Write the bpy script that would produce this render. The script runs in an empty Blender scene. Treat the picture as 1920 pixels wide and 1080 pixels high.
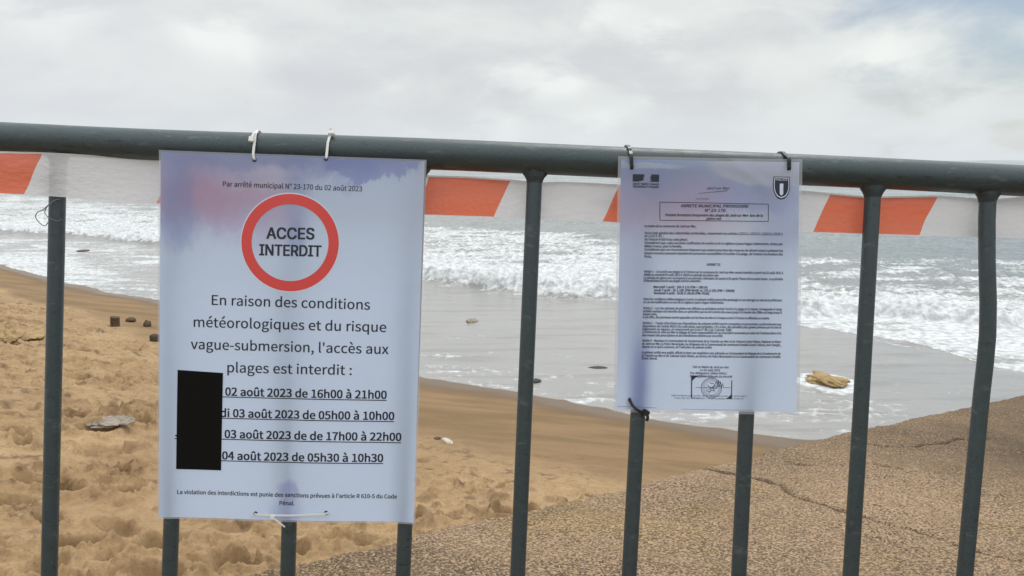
import bpy, bmesh, math, random
import numpy as np
from mathutils import Matrix, Vector
R = math.radians
scene = bpy.context.scene
COL = scene.collection

# ------------------------------------------------------------------ camera
CAM_Z = 2.6
PITCH = math.atan(239/1400)
cd = bpy.data.cameras.new('camera'); cam = bpy.data.objects.new('camera', cd); COL.objects.link(cam)
cam.location = (0, 0, CAM_Z); cam.rotation_euler = (math.pi/2 - PITCH, 0, 0)
cd.sensor_width = 36; cd.lens = 26.25; cd.clip_start = .05; cd.clip_end = 30000
cd.dof.use_dof = True; cd.dof.focus_distance = .895; cd.dof.aperture_fstop = 34
scene.camera = cam

# ------------------------------------------------------------------ world, sun, exposure
SUN_EL, SUN_AZ = R(58), R(25)          # azimuth measured from +Y (out to sea) towards +X
class NT:
    """tiny helper round a node tree"""
    def __init__(s, tree): s.t = tree; s.n = tree.nodes; s.n.clear()
    def node(s, kind, **kw):
        nd = s.n.new(kind)
        for k, v in kw.items(): setattr(nd, k, v)
        return nd
    def put(s, sock, v):
        if hasattr(v, 'is_output') or isinstance(v, bpy.types.NodeSocket): s.t.links.new(v, sock)
        elif v is not None:
            if isinstance(v, (tuple, list)) and len(v) == 3 and len(sock.default_value) == 4: v = (*v, 1)
            sock.default_value = v
    def math(s, op, a, b=None, c=None, clamp=False):
        m = s.node('ShaderNodeMath', operation=op, use_clamp=clamp)
        for i, v in enumerate((a, b, c)):
            if v is not None: s.put(m.inputs[i], v)
        return m.outputs[0]
    def vmath(s, op, a, b=None):
        m = s.node('ShaderNodeVectorMath', operation=op); s.put(m.inputs[0], a)
        if b is not None: s.put(m.inputs[1], b)
        return m.outputs['Value'] if op in ('DOT_PRODUCT', 'LENGTH', 'DISTANCE') else m.outputs[0]
    def noise(s, vec, scale, detail=4, rough=.55, dist=0, color=False):
        m = s.node('ShaderNodeTexNoise'); s.put(m.inputs['Vector'], vec)
        m.inputs['Scale'].default_value = scale; m.inputs['Detail'].default_value = detail
        m.inputs['Roughness'].default_value = rough; m.inputs['Distortion'].default_value = dist
        return m.outputs['Color' if color else 'Fac']
    def voronoi(s, vec, scale, feature='F1', out='Distance', rnd=1):
        m = s.node('ShaderNodeTexVoronoi', feature=feature); s.put(m.inputs['Vector'], vec)
        m.inputs['Scale'].default_value = scale; m.inputs['Randomness'].default_value = rnd
        return m.outputs[out]
    def rng(s, v, a, b, c=0, d=1, smooth=True):
        m = s.node('ShaderNodeMapRange', interpolation_type='SMOOTHSTEP' if smooth else 'LINEAR')
        s.put(m.inputs['Value'], v)
        for k, x in zip(('From Min', 'From Max', 'To Min', 'To Max'), (a, b, c, d)): s.put(m.inputs[k], x)
        return m.outputs[0]
    def mix(s, f, a, b, mode='MIX'):
        m = s.node('ShaderNodeMix', data_type='RGBA', blend_type=mode)
        s.put(m.inputs[0], f); s.put(m.inputs[6], a); s.put(m.inputs[7], b)
        return m.outputs[2]
    def mapping(s, vec, scale=(1, 1, 1), rot=(0, 0, 0), loc=(0, 0, 0)):
        m = s.node('ShaderNodeMapping'); s.put(m.inputs['Vector'], vec)
        m.inputs['Scale'].default_value = scale; m.inputs['Rotation'].default_value = rot; m.inputs['Location'].default_value = loc
        return m.outputs[0]
    def xyz(s, vec):
        m = s.node('ShaderNodeSeparateXYZ'); s.put(m.inputs[0], vec); return m.outputs
    def coord(s, which='Object'): return s.node('ShaderNodeTexCoord').outputs[which]
    def attr(s, name): return s.node('ShaderNodeAttribute', attribute_name=name).outputs['Fac']
    def bump(s, h, strength=.5, dist=.01):
        m = s.node('ShaderNodeBump'); m.inputs['Strength'].default_value = strength; m.inputs['Distance'].default_value = dist
        s.put(m.inputs['Height'], h); return m.outputs[0]

world = bpy.data.worlds.new('World'); scene.world = world; world.use_nodes = True
w = NT(world.node_tree)
sky = w.node('ShaderNodeTexSky', sky_type='NISHITA', sun_disc=False)
sky.sun_elevation = SUN_EL; sky.sun_rotation = SUN_AZ; sky.altitude = 0; sky.air_density = 1; sky.dust_density = .8; sky.ozone_density = 1
bg_sky = w.node('ShaderNodeBackground'); bg_sky.inputs['Strength'].default_value = .07
w.put(bg_sky.inputs['Color'], sky.outputs[0])
dirv = w.coord('Generated')
st = w.mapping(dirv, (1, 1, 2.6))
big = w.noise(st, 2.3, 6, .55, .25)
mid = w.noise(w.mapping(dirv, (1, 1, 2.2), loc=(3.1, .7, .4)), 5.5, 8, .56, .35)
shape = w.math('ADD', w.math('MULTIPLY', big, .55), w.math('MULTIPLY', mid, .45))
bil = w.voronoi(w.vmath('ADD', w.mapping(dirv, (1, 1, 1.7)), w.vmath('MULTIPLY', w.noise(dirv, 6, 4, color=True), (.12, .12, .12))), 9, 'SMOOTH_F1')
x, y, z = w.xyz(dirv)
left = w.rng(w.math('SUBTRACT', x, w.math('MULTIPLY', z, -.6)), -.45, .1, 1, 0)
cool = w.mix(w.rng(shape, .39, .60), (.61, .63, .65), (.735, .77, .755))
cool = w.mix(w.math('MULTIPLY', left, .35), cool, (.645, .655, .71))
puff = w.math('MULTIPLY', w.rng(bil, .50, .14), w.rng(mid, .44, .60))
cool = w.mix(w.math('MULTIPLY', puff, .6), cool, (.87, .90, .875))
hz = w.rng(z, .0, .10, 1, 0)
cool = w.mix(w.math('MULTIPLY', hz, .75), cool, (.68, .725, .75))
back = w.math('MULTIPLY', w.rng(y, -.7, .15, .95, 1), w.rng(z, .2, .85, 1, 2.0))      # an overcast is brightest overhead
bk = w.node('ShaderNodeCombineXYZ'); [w.put(bk.inputs[k_], back) for k_ in range(3)]      # unseen sky behind the camera dimmed a little to darken the barrier
cool = w.vmath('MULTIPLY', cool, bk.outputs[0])
bg_cl = w.node('ShaderNodeBackground'); w.put(bg_cl.inputs['Color'], cool); bg_cl.inputs['Strength'].default_value = 1.0
# a gap of blue, high to the right over the sea
def sdir(az, el): return (math.sin(R(az))*math.cos(R(el)), math.cos(R(az))*math.cos(R(el)), math.sin(R(el)))
gap = w.vmath('DISTANCE', w.mapping(dirv, (1, 1, 1.3)), tuple(a*b for a, b in zip(sdir(33.5, 11), (1, 1, 1.3))))
gap = w.math('ADD', gap, w.math('MULTIPLY', w.math('SUBTRACT', mid, .5), .42))
gapm = w.rng(gap, .21, .08)
gap2 = w.rng(w.math('ADD', w.vmath('DISTANCE', w.mapping(dirv, (1, 1, 3)), tuple(a*b for a, b in zip(sdir(36, 5.5), (1, 1, 3)))), w.math('MULTIPLY', w.math('SUBTRACT', big, .5), .3)), .20, .05)
cover = w.math('SUBTRACT', 1, w.math('MAXIMUM', w.math('MULTIPLY', gapm, .8), w.math('MULTIPLY', gap2, .15)))
mx = w.node('ShaderNodeMixShader'); w.put(mx.inputs[0], cover)
w.t.links.new(bg_sky.outputs[0], mx.inputs[1]); w.t.links.new(bg_cl.outputs[0], mx.inputs[2])
wo = w.node('ShaderNodeOutputWorld'); w.t.links.new(mx.outputs[0], wo.inputs[0])

sl = bpy.data.lights.new('sun', 'SUN'); sun = bpy.data.objects.new('sun', sl); COL.objects.link(sun)
sl.energy = .7; sl.angle = R(14); sl.color = (1, .96, .9)
sd = Vector((math.sin(SUN_AZ)*math.cos(SUN_EL), math.cos(SUN_AZ)*math.cos(SUN_EL), math.sin(SUN_EL)))
sun.rotation_euler = sd.to_track_quat('Z', 'Y').to_euler(); sun.location = sd*60
vs = scene.view_settings
vs.view_transform = 'Standard'; vs.look = 'None'; vs.exposure = .12; vs.gamma = 1; vs.use_curve_mapping = False
scene.render.engine = 'CYCLES'
scene.cycles.max_bounces = 8; scene.cycles.transparent_max_bounces = 12
scene.cycles.use_denoising = True

# ------------------------------------------------------------------ helpers
def tag(o, label=None, cat=None, group=None, kind=None):
    for k, v in (('label', label), ('category', cat), ('group', group), ('kind', kind)):
        if v: o[k] = v
    return o
def empty(name, mat):
    o = bpy.data.objects.new(name, None); COL.objects.link(o); o.matrix_world = mat; o.empty_display_size = .05
    return o
def link(name, mesh, parent=None, mat=None):
    o = bpy.data.objects.new(name, mesh); COL.objects.link(o)
    if parent is not None: o.parent = parent
    if mat is not None: o.matrix_world = mat
    return o
class MB:
    def __init__(s): s.v = []; s.f = []; s.uv = None
    def add(s, vs_, fs):
        b = len(s.v); s.v += [tuple(q) for q in vs_]; s.f += [tuple(i+b for i in f) for f in fs]
    def sweep(s, pts, prof, closed=False, wdir=None, caps=True, scale=None):
        """profile (list of 2-D points) along pts; wdir fixes the profile's first axis"""
        pts = [Vector(p) for p in pts]; n = len(pts); k = len(prof); vs_ = []
        a0 = None
        for i, p in enumerate(pts):
            q0 = pts[(i-1) % n] if (closed or i > 0) else p
            q1 = pts[(i+1) % n] if (closed or i < n-1) else p
            t = (q1-q0).normalized()
            if wdir is not None: a = Vector(wdir) - t*t.dot(Vector(wdir))
            elif a0 is None: a = t.orthogonal()
            else: a = a0 - t*t.dot(a0)
            a.normalize(); a0 = a; b = t.cross(a)
            sc = 1 if scale is None else scale[i]
            vs_ += [p + a*x*sc + b*y*sc for x, y in prof]
        fs = []
        for i in range(n if closed else n-1):
            j = (i+1) % n
            for m in range(k): fs.append((i*k+m, i*k+(m+1) % k, j*k+(m+1) % k, j*k+m))
        if not closed and caps:
            fs.append(tuple(range(k))[::-1]); fs.append(tuple((n-1)*k+m for m in range(k)))
        s.add(vs_, fs)
    def tube(s, pts, r, n=20, **kw):
        s.sweep(pts, [(r*math.cos(2*math.pi*i/n), r*math.sin(2*math.pi*i/n)) for i in range(n)], **kw)
    def box(s, c, h, rot=None, bev=.25):
        """box with chamfered long edges"""
        bm = bmesh.new(); bmesh.ops.create_cube(bm, size=2)
        bmesh.ops.scale(bm, vec=h, verts=bm.verts)
        bmesh.ops.bevel(bm, geom=bm.edges[:], offset=min(h)*bev, segments=2, affect='EDGES')
        M = Matrix.Translation(c) @ (rot.to_4x4() if rot is not None else Matrix())
        bm.verts.index_update()
        s.add([M @ v.co for v in bm.verts], [[v.index for v in f.verts] for f in bm.faces]); bm.free()
    def build(s, name, mat, parent=None, mw=None, smooth=True):
        me = bpy.data.meshes.new(name); me.from_pydata(s.v, [], s.f); me.update()
        bm = bmesh.new(); bm.from_mesh(me); bmesh.ops.recalc_face_normals(bm, faces=bm.faces[:]); bm.to_mesh(me); bm.free()
        if smooth:
            me.polygons.foreach_set('use_smooth', [True]*len(me.polygons))
            try: me.set_sharp_from_angle(angle=R(40))
            except Exception: pass
        me.materials.append(mat)
        return link(name, me, parent, mw)
def grid_mesh(name, V, nr, nc, mat, attrs=None):
    """V: (nr*nc,3) row-major vertices"""
    i = np.arange(nr*nc).reshape(nr, nc)
    q = np.stack([i[:-1, :-1], i[:-1, 1:], i[1:, 1:], i[1:, :-1]], -1).reshape(-1, 4)
    me = bpy.data.meshes.new(name)
    me.vertices.add(len(V)); me.vertices.foreach_set('co', V.astype(np.float32).ravel())
    me.loops.add(q.size); me.loops.foreach_set('vertex_index', q.astype(np.int32).ravel())
    me.polygons.add(len(q)); me.polygons.foreach_set('loop_start', np.arange(0, q.size, 4, dtype=np.int32))
    me.polygons.foreach_set('use_smooth', np.ones(len(q), bool))
    me.update(calc_edges=True)
    for k, v in (attrs or {}).items():
        me.attributes.new(k, 'FLOAT', 'POINT').data.foreach_set('value', v.astype(np.float32).ravel())
    me.materials.append(mat)
    return link(name, me)
def hsh(ix, iy, seed):
    h = (ix.astype(np.int64)*374761393 + iy.astype(np.int64)*668265263 + seed*1442695041) & 0xffffffff
    h = ((h ^ (h >> 13))*1274126177) & 0xffffffff
    return ((h ^ (h >> 16)) & 0xffff)/65535.
def vn(x, y, seed=0):
    """gradient noise, about -1..1"""
    ix = np.floor(x); iy = np.floor(y); fx = x-ix; fy = y-iy
    u = fx*fx*fx*(fx*(fx*6-15)+10); v = fy*fy*fy*(fy*(fy*6-15)+10)
    def g(dx, dy):
        a = hsh(ix+dx, iy+dy, seed)*2*np.pi
        return np.cos(a)*(fx-dx) + np.sin(a)*(fy-dy)
    return ((g(0, 0)*(1-u)+g(1, 0)*u)*(1-v) + (g(0, 1)*(1-u)+g(1, 1)*u)*v)*1.5
def fbm(x, y, seed=0, oc=4, gain=.5):
    s = 0*x; a = 1.; f = 1.
    for k in range(oc):
        s = s + a*vn(x*f+17.3*k, y*f-9.1*k, seed+k*7); a *= gain; f *= 2.03
    return s
def sst(v, a, b):
    t = np.clip((v-a)/(b-a), 0, 1); return t*t*(3-2*t)
def ray(px, py):
    c = ((px-960)/1400, 1., (540-py)/1400); s, co = math.sin(PITCH), math.cos(PITCH)
    return np.array([c[0], c[1]*co+c[2]*s, -c[1]*s+c[2]*co])
def on_level(px, py, z=0.):
    r = ray(px, py); return r*((CAM_Z-z)/-r[2])
def line_fn(pts):
    """plan-view line y(x) through the places seen at these spots, on the water level"""
    P = sorted(tuple(on_level(*p)[:2]) for p in pts)
    X = np.array([p[0] for p in P]); Y = np.array([p[1] for p in P])
    m0 = (Y[1]-Y[0])/(X[1]-X[0]); m1 = (Y[-1]-Y[-2])/(X[-1]-X[-2])
    X = np.concatenate([[X[0]-400], X, [X[-1]+400]]); Y = np.concatenate([[Y[0]-400*m0*.4], Y, [Y[-1]+400*m1*.12]])
    return lambda x: np.interp(x, X, Y)

# ------------------------------------------------------------------ materials
def mat(name):
    m = bpy.data.materials.new(name); m.use_nodes = True; return m, NT(m.node_tree)
def finish(m, t, col, rough=.6, spec=.5, metal=0., normal=None, shader=None, **kw):
    b = t.node('ShaderNodeBsdfPrincipled')
    t.put(b.inputs['Base Color'], col); t.put(b.inputs['Roughness'], rough)
    b.inputs['Specular IOR Level'].default_value = spec; b.inputs['Metallic'].default_value = metal
    if normal is not None: t.put(b.inputs['Normal'], normal)
    for k, v in kw.items(): t.put(b.inputs[k], v)
    o = t.node('ShaderNodeOutputMaterial')
    out = shader(b.outputs[0]) if shader else b.outputs[0]
    t.t.links.new(out, o.inputs[0]); return m
def mixsh(t, f, a, b):
    x_ = t.node('ShaderNodeMixShader'); t.put(x_.inputs[0], f); t.t.links.new(a, x_.inputs[1]); t.t.links.new(b, x_.inputs[2]); return x_.outputs[0]

# painted steel of the barrier
m, t = mat('barrier_paint'); c = t.coord()
sp = t.rng(t.noise(c, 900, 3, .6), .40, .75); pa = t.noise(t.mapping(c, (1, 3, 3)), 34, 7, .68)
chips = t.math('MAXIMUM', t.rng(t.noise(t.mapping(c, (.35, 1, 1)), 150, 5, .65), .62, .66), t.rng(t.noise(t.mapping(c, (.12, 1.4, 1.4)), 240, 4, .6), .64, .69))
col = t.mix(sp, (.017, .033, .038), (.046, .080, .091)); col = t.mix(t.math('MULTIPLY', t.rng(pa, .35, .7), .6), col, (.034, .055, .063))
worn = t.rng(t.noise(t.mapping(c, (.3, 1, 1), loc=(3, 1, 2)), 85, 6, .68), .58, .66); col = t.mix(t.math('MULTIPLY', worn, .35), col, (.135, .155, .158))
col = t.mix(t.math('MULTIPLY', chips, .85), col, (.014, .015, .014))
M_PAINT = finish(m, t, col, t.rng(pa, .3, .7, .28, .46), .75, .1, t.bump(t.math('ADD', sp, t.math('MULTIPLY', pa, 2)), .25, .0006))
m, t = mat('weld'); M_WELD = finish(m, t, t.mix(t.noise(t.coord(), 300), (.02, .027, .028), (.06, .075, .078)), .55, .4, .2, t.bump(t.noise(t.coord(), 400, 2), .6, .001))
m, t = mat('white_nylon'); M_TIEW = finish(m, t, (.74, .75, .74), .35, .5, 0, t.bump(t.noise(t.coord(), 900), .2, .0003), **{'Subsurface Weight': .0})
m, t = mat('black_nylon'); M_TIEB = finish(m, t, (.012, .015, .018), .32, .5, 0, t.bump(t.noise(t.coord(), 700), .3, .0003))
m, t = mat('wire_steel'); M_WIRE = finish(m, t, (.20, .19, .19), .4, .5, .6)

# barrier tape: white film with slanted red blocks
m, t = mat('barrier_tape'); uvw = t.node('ShaderNodeUVMap', uv_map='UVMap').outputs[0]
ux, uy, _ = t.xyz(uvw)
ph = t.math('FRACT', t.math('SUBTRACT', t.math('ADD', ux, 20), t.math('MULTIPLY', uy, .074)))
red = t.math('MULTIPLY', t.math('LESS_THAN', ph, .5), t.math('MULTIPLY', t.math('GREATER_THAN', uy, .015), t.math('LESS_THAN', uy, .955)))
streak = t.noise(t.mapping(uvw, (2, 40, 1)), 1.2, 4)
whitec = t.mix(streak, (.74, .74, .78), (.85, .85, .88)); redc = t.mix(streak, (.80, .145, .055), (.88, .20, .085))
col = t.mix(red, whitec, redc)
def tape_sh(b):
    tr = t.node('ShaderNodeBsdfTranslucent'); t.put(tr.inputs['Color'], col)
    tp = t.node('ShaderNodeBsdfTransparent')
    return mixsh(t, t.math('ADD', .06, t.math('MULTIPLY', t.math('SUBTRACT', 1, red), .07)), mixsh(t, .36, b, tr.outputs[0]), tp.outputs[0])
M_TAPE = finish(m, t, col, .2, .5, 0, t.bump(t.noise(t.mapping(uvw, (10, 3, 1)), 3, 3, .5), .3, .006), tape_sh)

# laminated paper: ink-run and damp stains, plus painted shade of the bars behind
def paper_mat(name, base, blobs, trans):
    m, t = mat(name); uv_ = t.node('ShaderNodeUVMap', uv_map='UVMap').outputs[0]
    nz = t.vmath('MULTIPLY', t.vmath('SUBTRACT', t.noise(uv_, 6, 9, .68, .4, color=True), (.5, .5, .5)), (1.35, 1.35, 1.35))
    col = t.mix(t.noise(uv_, 2.2, 4), base, tuple(k*.93 for k in base))
    for (cx, cy, rx, ry, c, soft, amt, wob) in blobs:
        p = t.vmath('ADD', uv_, t.vmath('MULTIPLY', nz, (wob, wob, 0)))
        p = t.vmath('MULTIPLY', t.vmath('SUBTRACT', p, (cx, cy, 0)), (1/rx, 1/ry, 0))
        d = t.vmath('LENGTH', p)
        f = t.math('MULTIPLY', t.rng(d, 1+soft, 1-soft), amt)
        col = t.mix(f, col, c)
    def sh(b):
        tr = t.node('ShaderNodeBsdfTranslucent'); t.put(tr.inputs['Color'], col)
        return mixsh(t, trans, b, tr.outputs[0])
    return finish(m, t, col, .22, .5, 0, t.bump(t.noise(uv_, 4, 4), .3, .008), sh)
BL, PK = (.26, .30, .62), (.52, .37, .58)
M_PAPER_A = paper_mat('laminated_paper', (.63, .755, .97), [
    (.40, -.01, .50, .075, BL, .45, .62, .16), (.80, .01, .18, .05, (.27, .32, .68), .10, .62, .13),
    (.04, .10, .17, .11, (.33, .34, .66), .75, .6, .18), (.22, .125, .22, .055, PK, .85, .8, .16), (.36, .18, .15, .055, (.50, .46, .72), .85, .55, .16),
    (.075, .16, .06, .11, (.27, .36, .68), .35, .45, .10), (.52, .08, .05, .14, (.30, .34, .68), .7, .4, .06), (.42, .05, .09, .012, (.62, .66, .88), .8, .6, .06),
    (.52, .22, .04, .05, (.34, .42, .74), .45, .5, .10), (.50, .91, .035, .035, (.27, .32, .68), .4, .5, .1),
    (.50, .97, .05, .03, (.30, .36, .70), .6, .4, .08)], .42)  # the middle blots put the centre bar's shade into the colour
M_PAPER_B = paper_mat('laminated_paper_small', (.64, .76, .965), [
    (.36, .05, .60, .16, (.29, .35, .60), .6, .55, .08), (.15, .09, .22, .12, (.26, .34, .62), .7, .5, .12), (.66, .15, .36, .06, (.32, .36, .64), .55, .45, .10),
    (.92, .03, .42, .075, (.60, .66, .80), .10, .8, .03), (.10, .035, .25, .012, (.62, .68, .82), .3, .6, .03),
    (.06, .20, .16, .10, (.52, .45, .60), .8, .55, .14), (.40, .22, .18, .11, (.53, .46, .66), .8, .6, .16),
    (.03, .46, .13, .42, (.38, .44, .72), .6, .4, .1), (.90, .26, .14, .11, (.34, .40, .68), .6, .45, .12),
    (.14, .88, .05, .16, (.20, .27, .66), .8, .6, .03), (.62, .26, .2, .06, (.66, .71, .86), .6, .45, .16)], .42)  # the low left band paints in the shade of the bar behind
m, t = mat('printed_ink'); M_INK = finish(m, t, (.012, .016, .032), .3, .5)
m, t = mat('printed_ink_grey'); M_INKG = finish(m, t, (.022, .028, .065), .3, .5)
m, t = mat('printed_red'); M_RED = finish(m, t, t.mix(t.noise(t.coord(), 12), (.62, .055, .05), (.70, .075, .065)), .3, .5)
m, t = mat('printed_white'); M_WHITE = finish(m, t, (.62, .68, .84), .3, .5)
m, t = mat('black_patch'); M_BLACK = finish(m, t, (.006, .006, .006), .7, .1)
m, t = mat('laminate_film')
def film(b):
    tp = t.node('ShaderNodeBsdfTransparent'); tp.inputs[0].default_value = (.95, .95, .97, 1)
    return mixsh(t, .62, b, tp.outputs[0])
M_FILM = finish(m, t, (.62, .64, .72), .12, .6, 0, t.bump(t.noise(t.coord(), 90), .3, .001), film)

# sand
m, t = mat('beach_sand'); c = t.coord(); wet = t.attr('wet'); lump = t.attr('lump')
g1 = t.noise(c, 1.1, 5); g2 = t.noise(c, 14, 6, .65); g3 = t.noise(c, 260, 2)
dry = t.mix(t.rng(g1, .3, .7), (.365, .235, .122), (.47, .318, .172)); dry = t.mix(t.math('MULTIPLY', t.rng(g2, .35, .7), .5), dry, (.24, .15, .072))
clod = t.math('MULTIPLY', t.rng(t.noise(c, 7, 5, .68), .53, .64), t.rng(t.noise(c, 1.3, 3), .38, .55))
dry = t.mix(t.math('MULTIPLY', clod, .7), dry, (.115, .07, .038))
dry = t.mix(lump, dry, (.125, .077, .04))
damp = t.mix(t.rng(t.noise(t.mapping(c, (.6, 2.2, 1), rot=(0, 0, .5)), 1.6, 5), .35, .65), (.215, .135, .064), (.29, .185, .093))
dw = t.math('ADD', wet, t.math('MULTIPLY', t.math('SUBTRACT', g1, .5), .35))
col = t.mix(t.rng(dw, .25, .55), dry, damp)
col = t.mix(t.rng(dw, .72, 1.0), col, (.155, .098, .052))
col = t.mix(t.math('MULTIPLY', t.rng(t.noise(c, 60, 4, .7), .50, .68), .5), col, (.16, .10, .06))
M_SAND = finish(m, t, col, t.rng(dw, .8, 1.1, .85, .32), .3, 0, t.bump(t.math('ADD', t.math('MULTIPLY', g2, .6), t.math('MULTIPLY', g3, .3)), .8, .014))

# rough worn concrete of the slipway
m, t = mat('slipway_concrete'); c = t.coord()
d1 = t.noise(c, 3.2, 5, .6, .3); d0 = t.noise(c, .8, 3)
wv = t.vmath('ADD', t.mapping(c, (1, 1.25, 1), rot=(0, 0, .4)), t.vmath('MULTIPLY', t.noise(c, 40, 3, color=True), (.022, .022, .022)))
grit = t.noise(wv, 105, 5, .66, .4); fine = t.noise(c, 240, 3, .6)
base = t.mix(t.rng(d1, .32, .68), (.40, .268, .160), (.465, .318, .20)); base = t.mix(t.rng(t.noise(c, 1.7, 3, .5), .56, .68), base, (.44, .30, .155))
base = t.mix(t.math('MULTIPLY', t.rng(fine, .35, .7), .35), base, (.50, .37, .26))
lich = t.math('ADD', t.math('MULTIPLY', t.rng(d0, .42, .7), .35), t.attr('stain'))
hole = t.rng(t.math('ADD', grit, t.math('MULTIPLY', lich, .11)), .475, .625)
col = t.mix(t.math('MULTIPLY', lich, .62), base, (.19, .14, .095))
col = t.mix(t.math('MULTIPLY', hole, t.rng(t.noise(c, 2.4, 4), .35, .65, .62, .92)), col, (.072, .052, .037))
col = t.mix(t.attr('crack'), col, (.03, .022, .018))
M_CONC = finish(m, t, col, .9, .2, 0, t.bump(t.math('SUBTRACT', t.math('MULTIPLY', fine, .3), hole), .7, .012))

# sea
m, t = mat('sea_water'); c = t.coord(); foam = t.attr('foam'); deep = t.attr('deep')
f1 = t.noise(t.mapping(c, (.45, 1.6, 1)), 2.0, 6, .58, .4); f2 = t.noise(c, 9, 6, .6, .3)
cell = t.voronoi(t.vmath('ADD', c, t.vmath('MULTIPLY', t.noise(c, 3, 3, color=True), (.5, .5, .5))), 4.2, 'DISTANCE_TO_EDGE')
lace = t.rng(cell, .0, .22, .055, -.03)
nf = t.math('ADD', t.math('ADD', t.math('MULTIPLY', f1, .72), t.math('MULTIPLY', f2, .28)), lace)
fm = t.rng(t.math('ADD', nf, t.math('MULTIPLY', t.math('SUBTRACT', foam, .5), .75)), .42, .63)
wcol = t.mix(deep, (.335, .325, .315), (.22, .245, .25)); wcol = t.mix(t.math('MULTIPLY', t.rng(t.noise(c, .35, 4), .4, .65), .5), wcol, t.mix(deep, (.29, .285, .28), (.225, .255, .255)))
strk = t.rng(t.noise(t.mapping(c, (.35, 2.4, 1), rot=(0, 0, -.35)), 1.6, 6, .6), .48, .66); wcol = t.mix(t.math('MULTIPLY', strk, .45), wcol, t.mix(deep, (.20, .185, .168), (.15, .185, .185)))
fcol = t.mix(t.rng(f2, .3, .7), (.42, .44, .46), (.77, .78, .785))  # grey shading between foam lumps is put into the colour
col = t.mix(fm, wcol, fcol)
rip = t.noise(t.mapping(c, (1, 2.2, 1)), 6, 4)
M_SEA = finish(m, t, col, t.mix(fm, (.14,)*3, (.75,)*3), .5, 0, t.bump(t.math('ADD', t.math('MULTIPLY', rip, .35), t.math('MULTIPLY', t.math('MULTIPLY', fm, f2), 1.3)), .45, .05), **{'IOR': 1.33})

def stone_mat(name, a, b, sc=9, rough=.85):
    m, t = mat(name); c = t.coord(); n = t.noise(c, sc, 6, .65); n2 = t.noise(c, sc*6, 3)
    col = t.mix(t.rng(n, .35, .65), a, b); col = t.mix(t.math('MULTIPLY', t.rng(n2, .5, .7), .5), col, tuple(k*.5 for k in a))
    return finish(m, t, col, rough, .3, 0, t.bump(t.math('ADD', n, n2), .6, .02))
M_ROCKY = stone_mat('ochre_rock', (.30, .20, .09), (.46, .33, .17))
M_ROCKD = stone_mat('dark_stone', (.05, .04, .03), (.10, .075, .05))
M_WOOD = stone_mat('wet_wood', (.085, .058, .035), (.15, .105, .065), 14)
M_SLAB = stone_mat('pebble_slab', (.25, .20, .15), (.44, .38, .31), 30)
M_SHELL = stone_mat('bleached_wood', (.60, .54, .45), (.74, .69, .60), 14)
M_WEED = stone_mat('wet_seaweed', (.02, .022, .016), (.05, .05, .035), 20, .4)
M_LAND = stone_mat('far_land', (.30, .34, .35), (.40, .44, .45), .01)  # distance haze is put into this pale blue-grey colour

# ------------------------------------------------------------------ plan of the shore
y_shore = line_fn([(0,497),(60,512),(120,530),(200,548),(300,562),(795,708),(980,735),(1100,760),(1250,790),(1480,822)])
y_bore = line_fn([(0,436),(150,446),(300,461),(520,500),(800,530),(900,545),(1000,553),(1150,563),(1500,592),(1900,614)])
y_top = line_fn([(0,373),(300,388),(800,436),(1150,463),(1500,502),(1900,507)])
y_front = line_fn([(1330,586),(1480,611),(1608,627),(1700,641),(1778,662),(1833,682),(1920,699)])
def inland(x, y): return (y_shore(x) - y)*.8

# ------------------------------------------------------------------ beach
rng = np.random.default_rng(11)
# trampled relief on a 2 cm raster: footprints with pushed-up rims
RX0, RY0, RS = -14., 0., .02
rx = np.arange(RX0, 4, RS); ry = np.arange(RY0, 17, RS)
TR = np.zeros((len(ry), len(rx)), np.float32)
for k in range(2600):
    px, py = rng.uniform(-13.5, 3.6), rng.uniform(.6, 16); a = rng.normal(.7, 1.1); L = rng.uniform(.05, .14); W = L*rng.uniform(.38, .7); dp = rng.uniform(.022, .075)
    i0 = int((py-RY0-.35)/RS); j0 = int((px-RX0-.35)/RS); i1, j1 = i0+36, j0+36
    i0, j0 = max(i0, 0), max(j0, 0)
    X_, Y_ = np.meshgrid(rx[j0:j1]-px, ry[i0:i1]-py)
    if X_.size == 0: continue
    u = (X_*math.cos(a)+Y_*math.sin(a))/L; v = (-X_*math.sin(a)+Y_*math.cos(a))/W
    d = np.sqrt(u*u+v*v)
    TR[i0:i1, j0:j1] += dp*(-np.exp(-(d**6)*1.2) + .6*np.exp(-((d-1.35)/.26)**2))
def raster(x, y):
    fx = np.clip((x-RX0)/RS, 0, TR.shape[1]-2.001); fy = np.clip((y-RY0)/RS, 0, TR.shape[0]-2.001)
    i = fx.astype(int); j = fy.astype(int); u = fx-i; v = fy-j
    return (TR[j, i]*(1-u)+TR[j, i+1]*u)*(1-v)+(TR[j+1, i]*(1-u)+TR[j+1, i+1]*u)*v
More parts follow.
